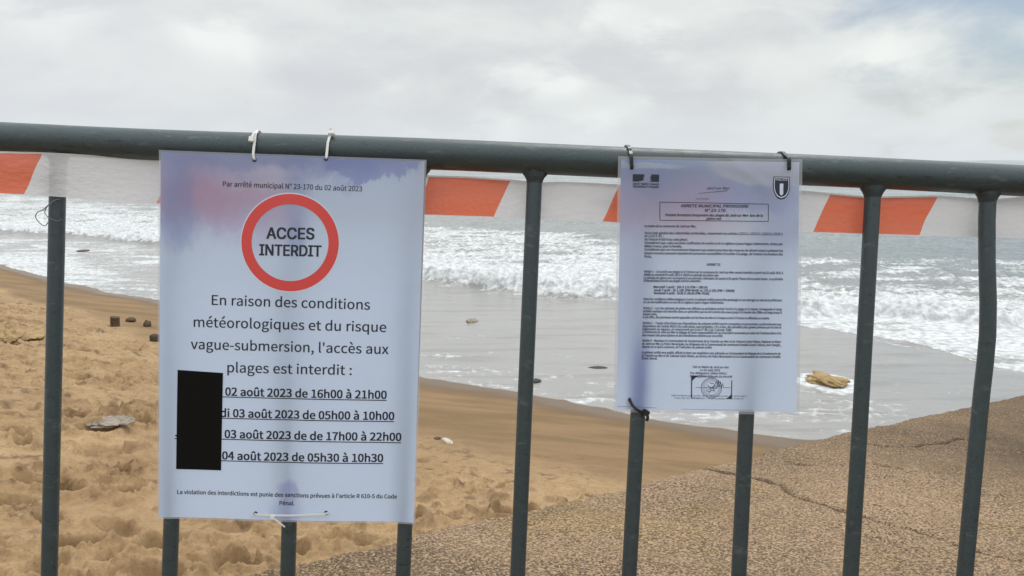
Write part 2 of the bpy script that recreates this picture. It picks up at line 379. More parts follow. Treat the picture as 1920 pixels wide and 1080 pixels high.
def beach_parts(x, y):
    p = inland(x, y)
    z = np.where(p > 0, .16*p+.008*p*p, .07*p)
    z = np.clip(z, -1.6, 1.255+.02*(p-6))
    n0 = fbm(x*.5, y*.5, 3, 3)
    tram = sst(p + n0*.5 - .28*np.clip(x+1.2, 0, 3), 1.9, 3.0)
    lumps = fbm(x*2.1, y*2.1, 21, 3)*.022 + np.abs(vn(x*4.3, y*4.3, 31))*.022 + np.clip(fbm(x*8, y*8, 41, 5, .58), -.15, 2)*.042*sst(vn(x*1.3, y*1.3, 47), -.5, .4)
    clod = sst(fbm(x*5.5, y*5.5, 48, 4), .38, .62)*sst(fbm(x*.9, y*.9, 49, 2), -.35, .25); lumps = lumps + clod*.03
    tr = raster(x, y)
    z = z + n0*.02*sst(p, .2, 2) + tram*(lumps + tr) + (1-tram)*sst(p, .1, 1)*fbm(x*1.2+y*.6, y*2.4, 51, 3)*.009
    wet = 1.12 - .42*sst(p, 0, .9) - .35*sst(p + n0*.3, 1.2, 2.6)*1 - tram*.35
    return p, z, np.clip(wet, 0, 1.2), np.clip(np.clip(-(lumps+tr)/.05 - .1, 0, 1) + clod*.45, 0, 1)*tram*.85  # last value: darker tone in relief hollows and on wet clods
def sand_z(x, y): return float(beach_parts(np.array([x]), np.array([y]))[1][0])
az = np.radians(np.linspace(-58, 44, 900)); rr = np.concatenate([np.geomspace(1.25, 14, 640), np.geomspace(14.1, 70, 130)])
A_, R_ = np.meshgrid(az, rr); xs, ys = (R_*np.sin(A_)).ravel(), (R_*np.cos(A_)).ravel()
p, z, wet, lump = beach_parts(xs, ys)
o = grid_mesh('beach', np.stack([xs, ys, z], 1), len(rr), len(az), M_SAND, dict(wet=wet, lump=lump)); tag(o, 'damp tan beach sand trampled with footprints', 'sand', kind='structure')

# ------------------------------------------------------------------ sea
az = np.radians(np.linspace(-62, 62, 1080)); rr = np.concatenate([np.geomspace(5.0, 42, 640), np.geomspace(42.3, 12000, 330)])
A_, R_ = np.meshgrid(az, rr); xs, ys = (R_*np.sin(A_)).ravel(), (R_*np.cos(A_)).ravel()
p = inland(xs, ys)
wob = fbm(xs*.9, ys*.9, 61, 4)
q = ys - y_bore(xs) + wob*.42
yt = y_top(xs) - y_bore(xs)
lf = sst(-xs, 5, 12)                                   # the left of the bay, where the surf runs flatter
rt = sst(xs, 2.2, 4.5)
front = sst(q, 0, .45)
dec = np.exp(-np.clip(q, 0, None)/2.6)
tum = np.abs(vn(xs*3.4, ys*3.4, 71))*.10 + np.abs(vn(xs*7.5, ys*7.5, 72))*.042 + np.abs(vn(xs*12, ys*12, 73))*.006
bore_h = front*(.07 + (.19*(1-.55*lf)*(1-.45*rt))*dec*(1+.5*fbm(xs*.8, ys*.8, 75, 2)))
z = bore_h + front*tum*(.35+1.0*dec)
far = sst(q, 1.5, 6)
c1 = ys + .34*xs*np.exp(-ys/60.)
far_fade = np.exp(-R_.ravel()/900.)
def swell(c, lam, ph): s_ = .5+.5*np.sin(2*np.pi*c/lam+ph); return s_**2.2
z += far*far_fade*(.16*swell(c1+2.2*fbm(xs*.07, ys*.12, 81, 3), 8.5, .5) + .30*swell(c1+5*fbm(xs*.03, ys*.05, 82, 3), 23, 1.2) + .06*fbm(xs*.55, ys*1.1, 83, 4)*np.exp(-R_.ravel()/160) + .02*fbm(xs*2.2, ys*3.6, 84, 3)*np.exp(-R_.ravel()/50))
# thin sheet between the bore and the sand
flat = (1-front)
z += flat*(.006*fbm(xs*1.1, ys*2.6, 91, 4) + .010*fbm(xs*.8, ys*.8, 92, 3)*sst(p, -1.5, 0))
qf = ys - y_front(xs) + fbm(xs*1.1, ys*1.1, 95, 4)*.16
sheet = sst(qf, 0, .08)*flat*sst(xs, 2.0, 3.2)
lip = np.exp(-((qf-.07)/.06)**2)*sst(xs, 2.4, 3.4)*(q < .2)
z += sheet*.018 + lip*.02
# foam amount
inside = front*(1-sst(q/np.maximum(yt, 1), .82, 1.12))
patch = fbm(xs*.35, ys*.8, 101, 4)
foam = inside*(.63 - .10*rt - .10*np.clip(q/np.maximum(yt, 1), 0, 1) + .16*patch + .12*fbm(xs*.5, ys*2.6, 107, 4)) + .42*front*np.exp(-np.clip(q, 0, None)/1.3)*(1-.35*rt)
crest = swell(c1+2.2*fbm(xs*.07, ys*.12, 81, 3), 8.5, .5)
beyond = far*(1-inside)*(.10 + .16*patch + .20*(crest-.4)*np.exp(-R_.ravel()/70.))
foam = foam + np.clip(beyond, 0, .42)*np.exp(-R_.ravel()/260.)
sw = flat*(.17 + .10*fbm(xs*.7, ys*2.2, 103, 4) + .19*sst(p, -2.4, -.5) + .26*np.exp(-np.clip(-q, 0, None)/.5)*(1-lf))
sw = sw + flat*lf*(.36*sst(p, -5.2, -3.9)*(1+.25*patch) - .05)
sw = sw + .04*np.exp(-((p+.05+.05*fbm(xs*3, ys*3, 104, 3))/.05)**2)*flat
# a thin white line running in ahead of the bore on the left
y_line = line_fn([(0,452),(100,464),(180,470),(260,478),(330,486)])
ql = ys - y_line(xs) + wob*.2
sw = sw + .45*np.exp(-(ql/.16)**2)*sst(-xs, 7, 9)*sst(vn(xs*.5, ys*.2, 105), -.25, .1)
arc = sum(a_*np.exp(-((qf+o_+.35*fbm(xs*.6, ys*.6, 115+k_, 3))/.05)**2) for k_, (o_, a_) in enumerate(((.5, .4), (1.0, .45), (1.7, .3))))*sst(vn(xs*.9, ys*.9, 118), -.2, .2)*sst(xs, 1.5, 3)
sw = sw + arc*flat*(1-sheet)
tg = on_level(292, 491); sw = sw + .7*np.exp(-(((xs-tg[0])/.45)**2+((ys-tg[1])/.35)**2)**2)
rk = on_level(1550, 716); rd = np.hypot(xs-rk[0], (ys-rk[1])*.8) + .05*vn(xs*5, ys*5, 109); sw = sw + .55*np.exp(-((rd-.24)/.10)**2)
foam = foam + sw + sheet*(.52 - .1*sst(-qf, -2.5, 0) + .15*patch) + lip*.75
deep = np.clip(.30*sst(q, 0, 6) + .7*sst(xs + .12*ys, -2, 9)*sst(q, -1, 4) + .25*sst(ys, 30, 90), 0, 1)
V = np.stack([xs, ys, z], 1)
o = grid_mesh('sea', V, len(rr), len(az), M_SEA, dict(foam=np.clip(foam, 0, 1.05), deep=deep)); tag(o, 'grey green sea breaking in white foam on the beach', 'sea', kind='structure')

# ------------------------------------------------------------------ slipway
EDGE = [(-7,-2.6),(-3.5,.35),(-1.50,1.73),(-1.17,1.86),(-0.99,1.94),(-0.84,2.03),(-0.72,2.11),(-0.60,2.20),(-0.50,2.29),(-0.40,2.39),(-0.30,2.48),(-.10,2.60),(.21,2.85),(.85,3.39),(1.65,4.08),(2.56,4.79),(4.46,6.26),(5.34,6.93),(7.5,8.3),(10.5,10),(17,13)]
EX = np.array(EDGE); seg = np.hypot(*np.diff(EX, axis=0).T); acc = np.concatenate([[0], np.cumsum(seg)])
def ramp_plane(x, y): return CAM_Z - .957 - .137*y - .042*x
def crack_dist(x, y, pts):
    d = np.full(x.shape, 9.)
    for (a, b) in zip(pts[:-1], pts[1:]):
        ax, ay = a; bx, by = b; L2 = (bx-ax)**2+(by-ay)**2
        u = np.clip(((x-ax)*(bx-ax)+(y-ay)*(by-ay))/L2, 0, 1); d = np.minimum(d, np.hypot(x-ax-u*(bx-ax), y-ay-u*(by-ay)))
    return d
def on_ramp(px, py):
    r = ray(px, py); t_ = -.957/(r[2]+.137*r[1]+.042*r[0]); return tuple((r*t_)[:2])
CR = [on_ramp(*q_) for q_ in [(1296,872),(1335,880),(1372,888),(1420,897),(1462,909),(1490,930),(1530,941),(1580,957),(1640,975),(1690,990),(1735,1000),(1790,1021),(1850,1040),(1920,1052)]]
CR2 = [on_ramp(*q_) for q_ in [(1475,866),(1500,871),(1520,873)]]; CR3 = [on_ramp(*q_) for q_ in [(1640,869),(1662,874),(1690,880)]]
CR4 = [on_ramp(*q_) for q_ in [(1640,835),(1700,838),(1780,826),(1850,822)]]
s0 = acc[5]
ss = np.concatenate([np.linspace(0, s0-.9, 40), np.linspace(s0-.88, s0+8.2, 640), np.linspace(s0+8.3, acc[-1], 90)])
tt = np.concatenate([np.linspace(0, .12, 12), np.linspace(.13, 3.4, 250), np.linspace(3.5, 9, 30)])
ex = np.interp(ss, acc, EX[:, 0]); ey = np.interp(ss, acc, EX[:, 1])
ky = np.ones(41)/41
T_, S_ = np.meshgrid(tt, ss, indexing='ij')
nx, ny = .63, -.777
x = ex[None, :] + T_*nx; y = ey[None, :] + T_*ny
fade = np.exp(-T_/.15)
jag = fade*(fbm(S_*2.6, T_*0+3.1, 111, 4)*.022 + fbm(S_*14, T_*0+1.1, 112, 3)*.018)
x = x + jag*nx; y = y + jag*ny
wv = crack_dist(x + .018*fbm(x*9, y*9, 120, 3), y + .018*fbm(x*9+40, y*9, 121, 3), CR)
wmod = .55+.9*sst(vn(x*2.2, y*2.2, 122), -.4, .5)
crack = np.exp(-(wv/(.011*wmod))**2)
for cc in (CR2, CR3, CR4):
    d_ = crack_dist(x + .02*fbm(x*8, y*8, 130, 3), y + .02*fbm(x*8+40, y*8, 131, 3), cc); crack = np.maximum(crack, np.exp(-(d_/.011)**2)*.8)
z = ramp_plane(x, y) + .003*fbm(x*1.4, y*1.4, 140, 3) + .006*fbm(x*7, y*7, 141, 3) + .004*vn(x*34, y*34, 142) - .02*crack - .03*np.exp(-T_/.025) + .004*sst(vn(x*3+y, y*3, 143), .2, .5)
stain = .5*sst(x - .35*y + .4*fbm(x*.8, y*.8, 150, 3), .2, 1.7)
nr = len(tt)
# the slab's rough face going down into the sand and the water
down = np.array([1.6, .9, .5, .26, .12, .04])
fx = []; fy = []; fz = []
for d_ in down:
    out = -.02 - .10*d_ + .03*fbm(ss*3.3, ss*0+d_*5, 160, 3)
    fx.append(x[0]-.0*ss + out*nx); fy.append(y[0] + out*ny); fz.append(z[0]-d_)
x = np.vstack(fx+[x]); y = np.vstack(fy+[y]); z = np.vstack(fz+[z])
pad = np.zeros((len(down), len(ss)))
crack = np.vstack([pad, crack]); stain = np.vstack([pad+.5, stain])
o = grid_mesh('slipway', np.stack([x.ravel(), y.ravel(), z.ravel()], 1), len(down)+nr, len(ss), M_CONC, dict(crack=crack.ravel(), stain=stain.ravel()))
tag(o, 'rough cracked concrete slipway with a worn edge above the sand', 'slipway', kind='structure')

# ------------------------------------------------------------------ low land on the horizon
hb = MB(); prof_n = 60; vs_ = []; fs = []
for i in range(prof_n):
    f = i/(prof_n-1); az_ = R(29.2+f*34); d_ = 2300
    h = (1-math.exp(-f*9))*(6+1.2*math.sin(f*21)+.8*math.sin(f*57+1))*.75 + .02
    for dd, hh in ((0, -1), (12, h*.8), (60, h), (240, h*.9), (300, -1)):
        vs_.append(((d_+dd)*math.sin(az_), (d_+dd)*math.cos(az_), hh))
    if i:
        for k in range(4): fs.append(((i-1)*5+k, i*5+k, i*5+k+1, (i-1)*5+k+1))
hb.add(vs_, fs); o = hb.build('headland', M_LAND); tag(o, 'low hazy land along the horizon on the right', 'headland', kind='structure')

# ------------------------------------------------------------------ lettering: glyph outlines (advance, then closed outlines) and the printed lines
SANS_TXT = r"""
A213:1,0 34,0 59,78 153,78 177,0 211,0 124,257 88,257|67,104 79,144 105,230 106,230 132,144 145,104
B230:35,0 117,0 168,8 202,33 214,75 208,105 189,126 162,137 162,138 183,150 195,170 200,194 188,230 157,250 111,257 35,257|68,148 68,231 107,231 141,227 161,214 168,190 161,167 141,153 106,148|68,26 68,123 112,123 151,118 174,102 182,76 174,48 150,31 112,26
C223:132,-5 163,0 189,12 211,32 193,53 176,37 156,27 133,24 91,37 63,73 54,129 64,185 92,220 134,233 155,230 172,221 187,209 204,230 187,245 163,257 134,261 76,245 35,200 20,128 35,57 75,11
D241:35,0 101,0 166,15 206,60 220,129 206,199 166,242 99,257 35,257|68,27 68,230 97,230 147,219 177,184 187,129 177,74 147,39 97,27
E206:35,0 187,0 187,28 68,28 68,121 165,121 165,149 68,149 68,229 183,229 183,257 35,257
F193:35,0 68,0 68,115 166,115 166,143 68,143 68,229 183,229 183,257 35,257
G241:136,-5 168,-1 195,10 215,25 215,133 131,133 131,106 186,106 186,39 173,31 157,26 139,24 93,37 64,73 54,129 64,185 94,220 139,233 162,230 180,221 194,209 212,230 194,245 170,256 138,261 77,245 36,200 20,128 35,57 76,11
H255:35,0 68,0 68,121 187,121 187,0 220,0 220,257 187,257 187,149 68,149 68,257 35,257
I103:35,0 68,0 68,257 35,257
J187:83,-5 124,6 147,35 154,75 154,257 121,257 121,78 117,47 103,29 80,24 63,27 48,36 35,53 12,36 30,14 54,0
L190:35,0 180,0 180,28 68,28 68,257 35,257
M284:35,0 64,0 64,142 60,218 62,218 82,159 131,26 153,26 201,159 222,218 223,218 219,142 219,0 249,0 249,257 210,257 161,119 143,66 142,66 123,119 74,257 35,257
N253:35,0 66,0 66,135 62,215 63,215 91,162 185,0 218,0 218,257 187,257 187,123 192,42 190,42 162,95 68,257 35,257
O260:130,-5 187,12 225,58 239,129 225,200 187,245 130,261 73,245 34,200 20,129 34,58 73,12|130,24 90,37 63,73 54,129 63,185 90,220 130,233 170,220 197,185 206,129 197,73 170,37
P222:35,0 68,0 68,102 110,102 160,111 192,137 204,181 192,226 159,250 109,257 35,257|68,129 68,230 104,230 142,226 165,211 172,181 165,151 143,134 106,129
Q260:130,22 90,36 63,72 54,129 63,185 90,220 130,233 170,220 197,185 206,129 197,72 170,36|208,-64 245,-58 239,-34 212,-37 186,-34 164,-22 149,-3 196,19 228,64 239,129 225,200 187,245 130,261 73,245 34,200 20,129 32,63 65,18 114,-4 134,-35 166,-56
R222:68,135 68,230 111,230 145,226 166,212 173,185 166,157 145,140 111,135|176,0 213,0 147,112 178,126 198,150 205,185 194,227 162,250 116,257 35,257 35,0 68,0 68,109 114,109
S209:106,-5 153,5 183,31 194,68 187,100 168,122 141,137 104,153 84,162 68,175 62,196 68,215 84,228 110,233 132,230 151,222 168,209 185,230 164,246 139,257 110,261 68,252 39,228 29,193 37,162 57,141 81,127 118,111 140,101 155,87 161,65 154,44 136,29 107,24 81,28 57,39 36,56 17,33 42,13 72,0
T210:89,0 121,0 121,229 199,229 199,257 11,257 11,229 89,229
U252:126,-5 173,6 206,41 218,106 218,257 187,257 187,105 179,57 157,31 126,24 96,31 75,57 67,105 67,257 34,257 34,106 47,41 79,6
V201:82,0 120,0 201,257 168,257 127,118 102,33 101,33 76,118 34,257 0,257
a197:76,-5 99,-1 120,9 139,23 140,23 143,0 169,0 169,117 162,158 141,185 103,195 74,191 49,182 29,170 41,148 58,158 77,165 98,168 122,161 134,144 137,120 71,107 33,84 21,49 28,20 47,2|85,21 68,24 56,34 51,51 59,73 87,89 137,99 137,46 120,32 103,24
b216:116,-5 157,8 187,42 199,98 190,149 164,183 123,195 102,191 82,182 63,168 64,202 64,279 32,279 32,0 58,0 61,20 62,20 79,7 98,-2|111,22 97,24 81,30 64,42 64,142 82,156 99,165 115,168 144,159 160,135 165,98 158,57 139,31
c179:107,-5 129,-2 150,7 169,19 155,41 142,31 127,25 110,22 79,31 59,57 51,95 59,133 80,159 111,168 125,166 137,160 149,152 165,173 150,184 132,192 110,195 64,183 31,149 18,95 30,41 62,7
d217:97,-5 119,-1 138,9 155,22 156,22 159,0 185,0 185,279 153,279 153,206 154,173 138,185 121,192 101,195 60,183 30,148 19,95 28,41 55,7|104,22 76,31 58,56 51,95 59,133 79,159 106,168 122,166 137,160 153,148 153,48 137,34 121,25
e194:109,-5 133,-2 154,5 172,15 160,36 146,28 130,23 113,21 81,29 59,52 50,88 178,88 179,106 170,153 145,184 103,195 62,183 31,148 18,95 31,41 63,7|49,110 59,142 79,163 104,169 129,163 146,143 151,110
f114:12,164 37,164 37,0 69,0 69,164 110,164 110,190 69,190 69,220 72,241 81,253 96,258 118,252 125,277 93,283 62,276 43,254 37,221 37,190 12,188
g197:96,-88 147,-78 181,-54 193,-22 185,4 163,19 126,23 89,23 69,26 59,33 56,44 57,53 62,61 68,67 96,60 131,68 156,91 166,126 164,142 158,155 150,166 189,166 189,190 123,190 96,195 61,187 35,163 25,127 29,106 38,89 50,76 50,75 40,66 32,54 29,39 31,26 37,15 46,8 46,6 31,-6 21,-21 18,-37 28,-64 55,-82|96,82 76,87 61,103 56,127 61,151 76,166 96,172 117,166 131,151 137,127 131,103 116,87|101,-65 71,-61 52,-50 46,-32 48,-21 54,-10 65,0 90,-3 123,-3 144,-5 157,-13 161,-27 154,-46 133,-60
h213:32,0 64,0 64,138 82,154 98,164 116,167 137,162 149,145 152,116 152,0 184,0 184,120 178,161 159,186 126,195 102,191 81,179 63,163 64,202 64,279 32,279
i96:32,0 64,0 64,190 32,190|48,229 59,232 67,239 70,251 67,262 59,269 48,271 37,269 30,262 27,251 30,239 37,232
j96:12,-85 43,-77 59,-55 64,-22 64,190 33,190 33,-22 31,-42 24,-55 9,-59 -9,-56 -15,-80|48,229 59,232 67,239 70,251 67,262 59,269 48,271 37,269 30,262 27,251 30,239 37,232
k193:32,0 64,0 64,50 99,92 155,0 190,0 118,113 181,190 146,190 65,90 64,90 64,279 32,279
l99:66,-5 84,-2 80,23 73,22 69,23 66,28 64,36 64,279 32,279 32,38 36,15 47,0
m324:32,0 64,0 64,138 81,154 97,164 112,167 132,162 144,145 147,116 147,0 179,0 179,138 196,154 212,164 227,167 247,162 259,145 263,116 263,0 294,0 294,120 288,161 269,186 237,195 215,190 194,178 174,159 164,178 146,191 121,195 100,191 80,179 62,162 58,190 32,190
n214:32,0 64,0 64,138 82,154 98,164 116,167 137,162 149,145 152,116 152,0 184,0 184,120 178,161 159,186 126,195 102,191 81,179 62,162 58,190 32,190
o212:106,-5 150,7 182,41 194,95 182,149 150,183 106,195 63,183 31,149 18,95 31,41 63,7|106,22 77,31 58,57 51,95 58,133 77,159 106,168 135,159 154,133 161,95 154,57 135,31
p217:32,-80 64,-80 64,-16 63,18 81,5 98,-2 116,-5 157,8 187,42 199,98 190,149 164,183 123,195 101,191 81,181 62,168 58,190 32,190|111,22 97,24 81,30 64,42 64,142 82,156 99,165 115,168 144,159 160,135 165,98 158,57 139,31
q217:153,-80 185,-80 185,190 159,190 156,172 155,172 139,185 121,192 101,195 60,183 30,148 19,95 28,41 55,7 97,-5 118,-1 138,8 154,22 153,-13|104,22 76,31 58,56 51,95 59,133 79,159 106,168 122,166 137,160 153,148 153,48 137,34 121,25
r136:32,0 64,0 64,122 79,148 95,162 112,166 131,163 137,191 116,195 96,190 78,176 62,155 58,190 32,190
s164:82,-5 120,3 143,24 151,52 142,81 120,98 93,110 73,118 58,128 52,143 56,156 68,166 88,170 103,168 117,162 131,153 146,173 130,184 110,192 87,195 52,188 29,168 22,141 30,115 51,97 77,86 98,78 114,66 120,50 116,35 104,24 83,20 62,23 44,31 27,43 11,22 31,8 56,-1
t132:92,-5 127,2 121,27 99,21 82,26 72,38 70,58 70,164 121,164 121,190 70,190 70,244 43,244 40,190 9,188 9,164 38,164 38,59 43,25 60,3
u213:88,-5 112,0 132,12 151,30 152,30 154,0 181,0 181,190 149,190 149,55 132,37 115,26 97,23 77,28 65,45 62,74 62,190 29,190 29,70 36,29 55,4
v182:73,0 111,0 178,190 146,190 110,82 93,26 91,26 74,82 38,190 5,190
x174:5,0 39,0 64,44 84,78 85,78 106,44 134,0 169,0 106,96 164,190 131,190 107,148 91,117 89,117 70,148 45,190 10,190 68,99
y182:35,-82 68,-73 91,-50 106,-16 178,190 147,190 112,85 97,31 95,31 76,85 38,190 5,190 81,0 77,-15 67,-36 53,-50 34,-56 19,-53 13,-78
z166:12,0 156,0 156,26 53,26 153,173 153,190 23,190 23,164 112,164 12,17
@331:157,-61 184,-58 208,-52 232,-41 223,-22 204,-31 183,-37 160,-39 100,-25 59,16 43,81 63,160 114,213 180,231 240,217 277,178 289,122 281,78 261,51 236,41 219,46 212,61 215,87 230,165 209,165 204,149 195,160 185,166 173,168 133,154 106,120 97,78 103,47 120,29 144,22 162,26 178,35 192,49 193,49 200,32 214,23 233,19 269,31 299,66 311,123 295,191 251,236 183,253 102,231 43,171 20,79 38,3 88,-45|151,44 136,48 127,59 123,79 129,110 146,135 173,146 182,144 190,139 198,130 187,68 174,54 162,47
0194:97,-5 140,10 167,55 177,129 167,203 140,247 97,261 55,247 27,203 18,129 27,55 55,10|97,21 72,33 55,68 48,129 55,190 72,225 97,236 123,225 140,190 146,129 140,68 123,33
1194:31,0 172,0 172,27 120,27 120,257 96,257 42,238 42,218 88,218 88,27 31,27
2194:15,0 177,0 177,28 106,28 64,25 117,81 152,134 165,186 155,226 129,252 90,261 60,257 36,244 14,224 33,206 48,221 66,231 86,235 112,229 128,211 133,185 120,138 82,83 15,19
3194:92,-5 134,4 163,29 175,69 167,100 148,121 120,134 120,136 144,149 160,169 166,197 156,232 130,254 91,261 64,257 40,246 20,231 37,210 53,223 70,232 90,235 113,230 128,216 133,195 127,170 104,152 62,146 62,121 109,115 135,97 142,70 135,44 117,28 90,22 64,26 43,37 27,51 10,31 30,13 57,0
4194:119,0 149,0 149,71 183,71 183,96 149,96 149,257 114,257 7,92 7,71 119,71|119,96 40,96 99,184 119,222 121,222 119,175
5194:92,-5 133,6 164,36 176,83 165,130 137,157 98,165 60,155 67,229 163,229 163,257 39,257 30,137 47,126 61,134 75,139 90,141 118,134 137,114 143,83 136,50 116,29 89,22 62,26 42,37 26,50 9,29 30,13 56,0
6194:105,-5 142,6 169,35 179,79 170,124 146,150 108,159 87,156 67,145 50,129 60,191 83,225 116,235 131,233 145,226 157,215 175,235 159,249 139,258 114,261 68,248 33,203 20,123 31,52 61,10|50,103 68,122 86,132 103,136 128,129 144,109 149,79 143,48 128,28 105,21 78,30 59,58
7194:69,0 103,0 111,89 133,164 178,237 178,257 17,257 17,229 142,229 102,160 79,87
8194:98,-5 140,4 168,28 178,62 172,92 156,114 135,129 135,131 151,146 164,168 169,193 161,228 136,252 99,261 63,252 38,230 28,195 33,171 46,151 63,136 63,135 40,118 23,95 16,64 27,28 56,4|116,139 87,152 66,170 57,195 63,217 77,232 98,237 122,231 137,214 142,191 139,173 130,155|98,19 71,25 52,42 44,67 49,90 61,109 80,125 114,110 138,91 148,63 142,40 124,25
9194:82,-5 128,10 162,56 175,139 164,207 133,248 89,261 52,251 26,222 15,178 24,133 49,106 86,97 107,101 128,112 145,129 135,66 112,32 81,22 65,24 50,31 38,42 20,22 37,8 57,-1|145,155 127,136 109,125 91,121 66,128 51,148 46,178 51,209 67,229 89,236 117,227 136,200
é194:109,-5 133,-2 154,5 172,15 160,36 146,28 130,23 113,21 81,29 59,52 50,88 178,88 179,106 170,153 145,184 103,195 62,183 31,148 18,95 31,41 63,7|49,110 59,142 79,163 104,169 129,163 146,143 151,110|98,224 159,284 137,305 81,240
è194:109,-5 133,-2 154,5 172,15 160,36 146,28 130,23 113,21 81,29 59,52 50,88 178,88 179,106 170,153 145,184 103,195 62,183 31,148 18,95 31,41 63,7|49,110 59,142 79,163 104,169 129,163 146,143 151,110|109,224 125,240 70,305 47,284
ê194:109,-5 133,-2 154,5 172,15 160,36 146,28 130,23 113,21 81,29 59,52 50,88 178,88 179,106 170,153 145,184 103,195 62,183 31,148 18,95 31,41 63,7|49,110 59,142 79,163 104,169 129,163 146,143 151,110|43,235 56,222 102,266 104,266 150,222 164,235 119,290 87,290
à197:76,-5 99,-1 120,9 139,23 140,23 143,0 169,0 169,117 162,158 141,185 103,195 74,191 49,182 29,170 41,148 58,158 77,165 98,168 122,161 134,144 137,120 71,107 33,84 21,49 28,20 47,2|85,21 68,24 56,34 51,51 59,73 87,89 137,99 137,46 120,32 103,24|110,224 127,240 71,305 49,284
â197:76,-5 99,-1 120,9 139,23 140,23 143,0 169,0 169,117 162,158 141,185 103,195 74,191 49,182 29,170 41,148 58,158 77,165 98,168 122,161 134,144 137,120 71,107 33,84 21,49 28,20 47,2|85,21 68,24 56,34 51,51 59,73 87,89 137,99 137,46 120,32 103,24|44,235 58,222 104,266 105,266 152,222 165,235 120,290 89,290
û213:88,-5 112,0 132,12 151,30 152,30 154,0 181,0 181,190 149,190 149,55 132,37 115,26 97,23 77,28 65,45 62,74 62,190 29,190 29,70 36,29 55,4|46,235 59,222 105,266 107,266 153,222 167,235 122,290 90,290
ô212:106,-5 150,7 182,41 194,95 182,149 150,183 106,195 63,183 31,149 18,95 31,41 63,7|106,22 77,31 58,57 51,95 58,133 77,159 106,168 135,159 154,133 161,95 154,57 135,31|46,235 59,222 105,266 107,266 153,222 167,235 122,290 90,290
ç179:70,-89 105,-83 127,-72 134,-53 131,-39 121,-31 106,-25 115,-4 135,0 153,8 169,19 155,41 142,31 127,25 110,22 79,31 59,57 51,95 59,133 80,159 111,168 125,166 137,160 149,152 165,173 150,184 132,192 110,195 64,183 31,149 18,95 28,45 55,12 95,-4 80,-34 97,-39 107,-45 110,-53 106,-63 93,-69 67,-72
É206:35,0 187,0 187,28 68,28 68,121 165,121 165,149 68,149 68,229 183,229 183,257 35,257|107,273 166,318 148,340 92,289
’82:16,210 23,196 44,211 61,233 67,262 63,279 53,291 39,295 26,292 18,283 15,272 18,261 26,253 38,250 47,253 43,237 32,222
°128:64,168 88,174 106,192 113,218 106,244 88,262 64,268 40,262 22,244 15,218 22,192 40,174|64,186 49,190 38,201 34,218 38,235 49,246 64,250 79,246 90,235 94,218 90,201 79,190
:97:49,137 60,140 69,148 72,161 69,174 60,182 49,186 37,182 29,174 26,161 29,148 37,140|49,-5 60,-1 69,7 72,20 69,32 60,41 49,44 37,41 29,32 26,20 29,7 37,-1
,97:26,-67 54,-49 71,-24 77,7 74,27 65,40 50,44 38,41 30,34 26,22 30,10 38,2 50,-1 54,0 49,-20 37,-36 19,-48
.97:49,-5 60,-1 69,7 72,20 69,32 60,41 49,44 37,41 29,32 26,20 29,7 37,-1
-121:16,86 106,86 106,110 16,110
–188:16,88 172,88 172,109 16,109
(118:84,-69 103,-60 78,-7 64,50 59,109 64,168 78,225 103,277 84,286 56,232 38,174 32,109 38,44 56,-15
)118:35,-69 62,-15 80,44 86,109 80,174 62,232 35,286 15,277 40,225 55,168 60,109 55,50 40,-7 15,-60
/137:4,-63 27,-63 132,278 109,278
;97:49,137 60,140 69,148 72,161 69,174 60,182 49,186 37,182 29,174 26,161 29,148 37,140|26,-67 54,-49 71,-24 77,7 74,27 65,40 50,44 38,41 30,34 26,22 30,10 38,2 50,-1 54,0 49,-20 37,-36 19,-48
=194:13,159 181,159 181,183 13,183|13,75 181,75 181,99 13,99
§193:156,234 165,256 149,263 128,269 103,272 64,264 38,244 28,215 30,203 35,192 42,183 27,168 18,152 15,137 24,110 47,91 86,76 120,64 137,51 141,35 135,17 118,4 92,-1 67,2 49,9 36,16 26,-5 44,-15 66,-20 91,-22 131,-15 159,6 170,38 168,53 162,65 155,73 167,86 175,103 178,122 170,149 147,168 111,182 83,191 64,202 56,219 62,234 77,245 100,250 124,247 143,241|42,141 44,152 49,162 59,172 96,159 134,143 152,116 150,104 146,93 138,84 89,103 59,116 45,129
•104:52,170 33,165 20,152 15,133 20,114 33,101 52,96 71,101 84,114 89,133 84,152 71,165
'97:39,169 58,169 64,234 65,270 32,270 32,234
"""
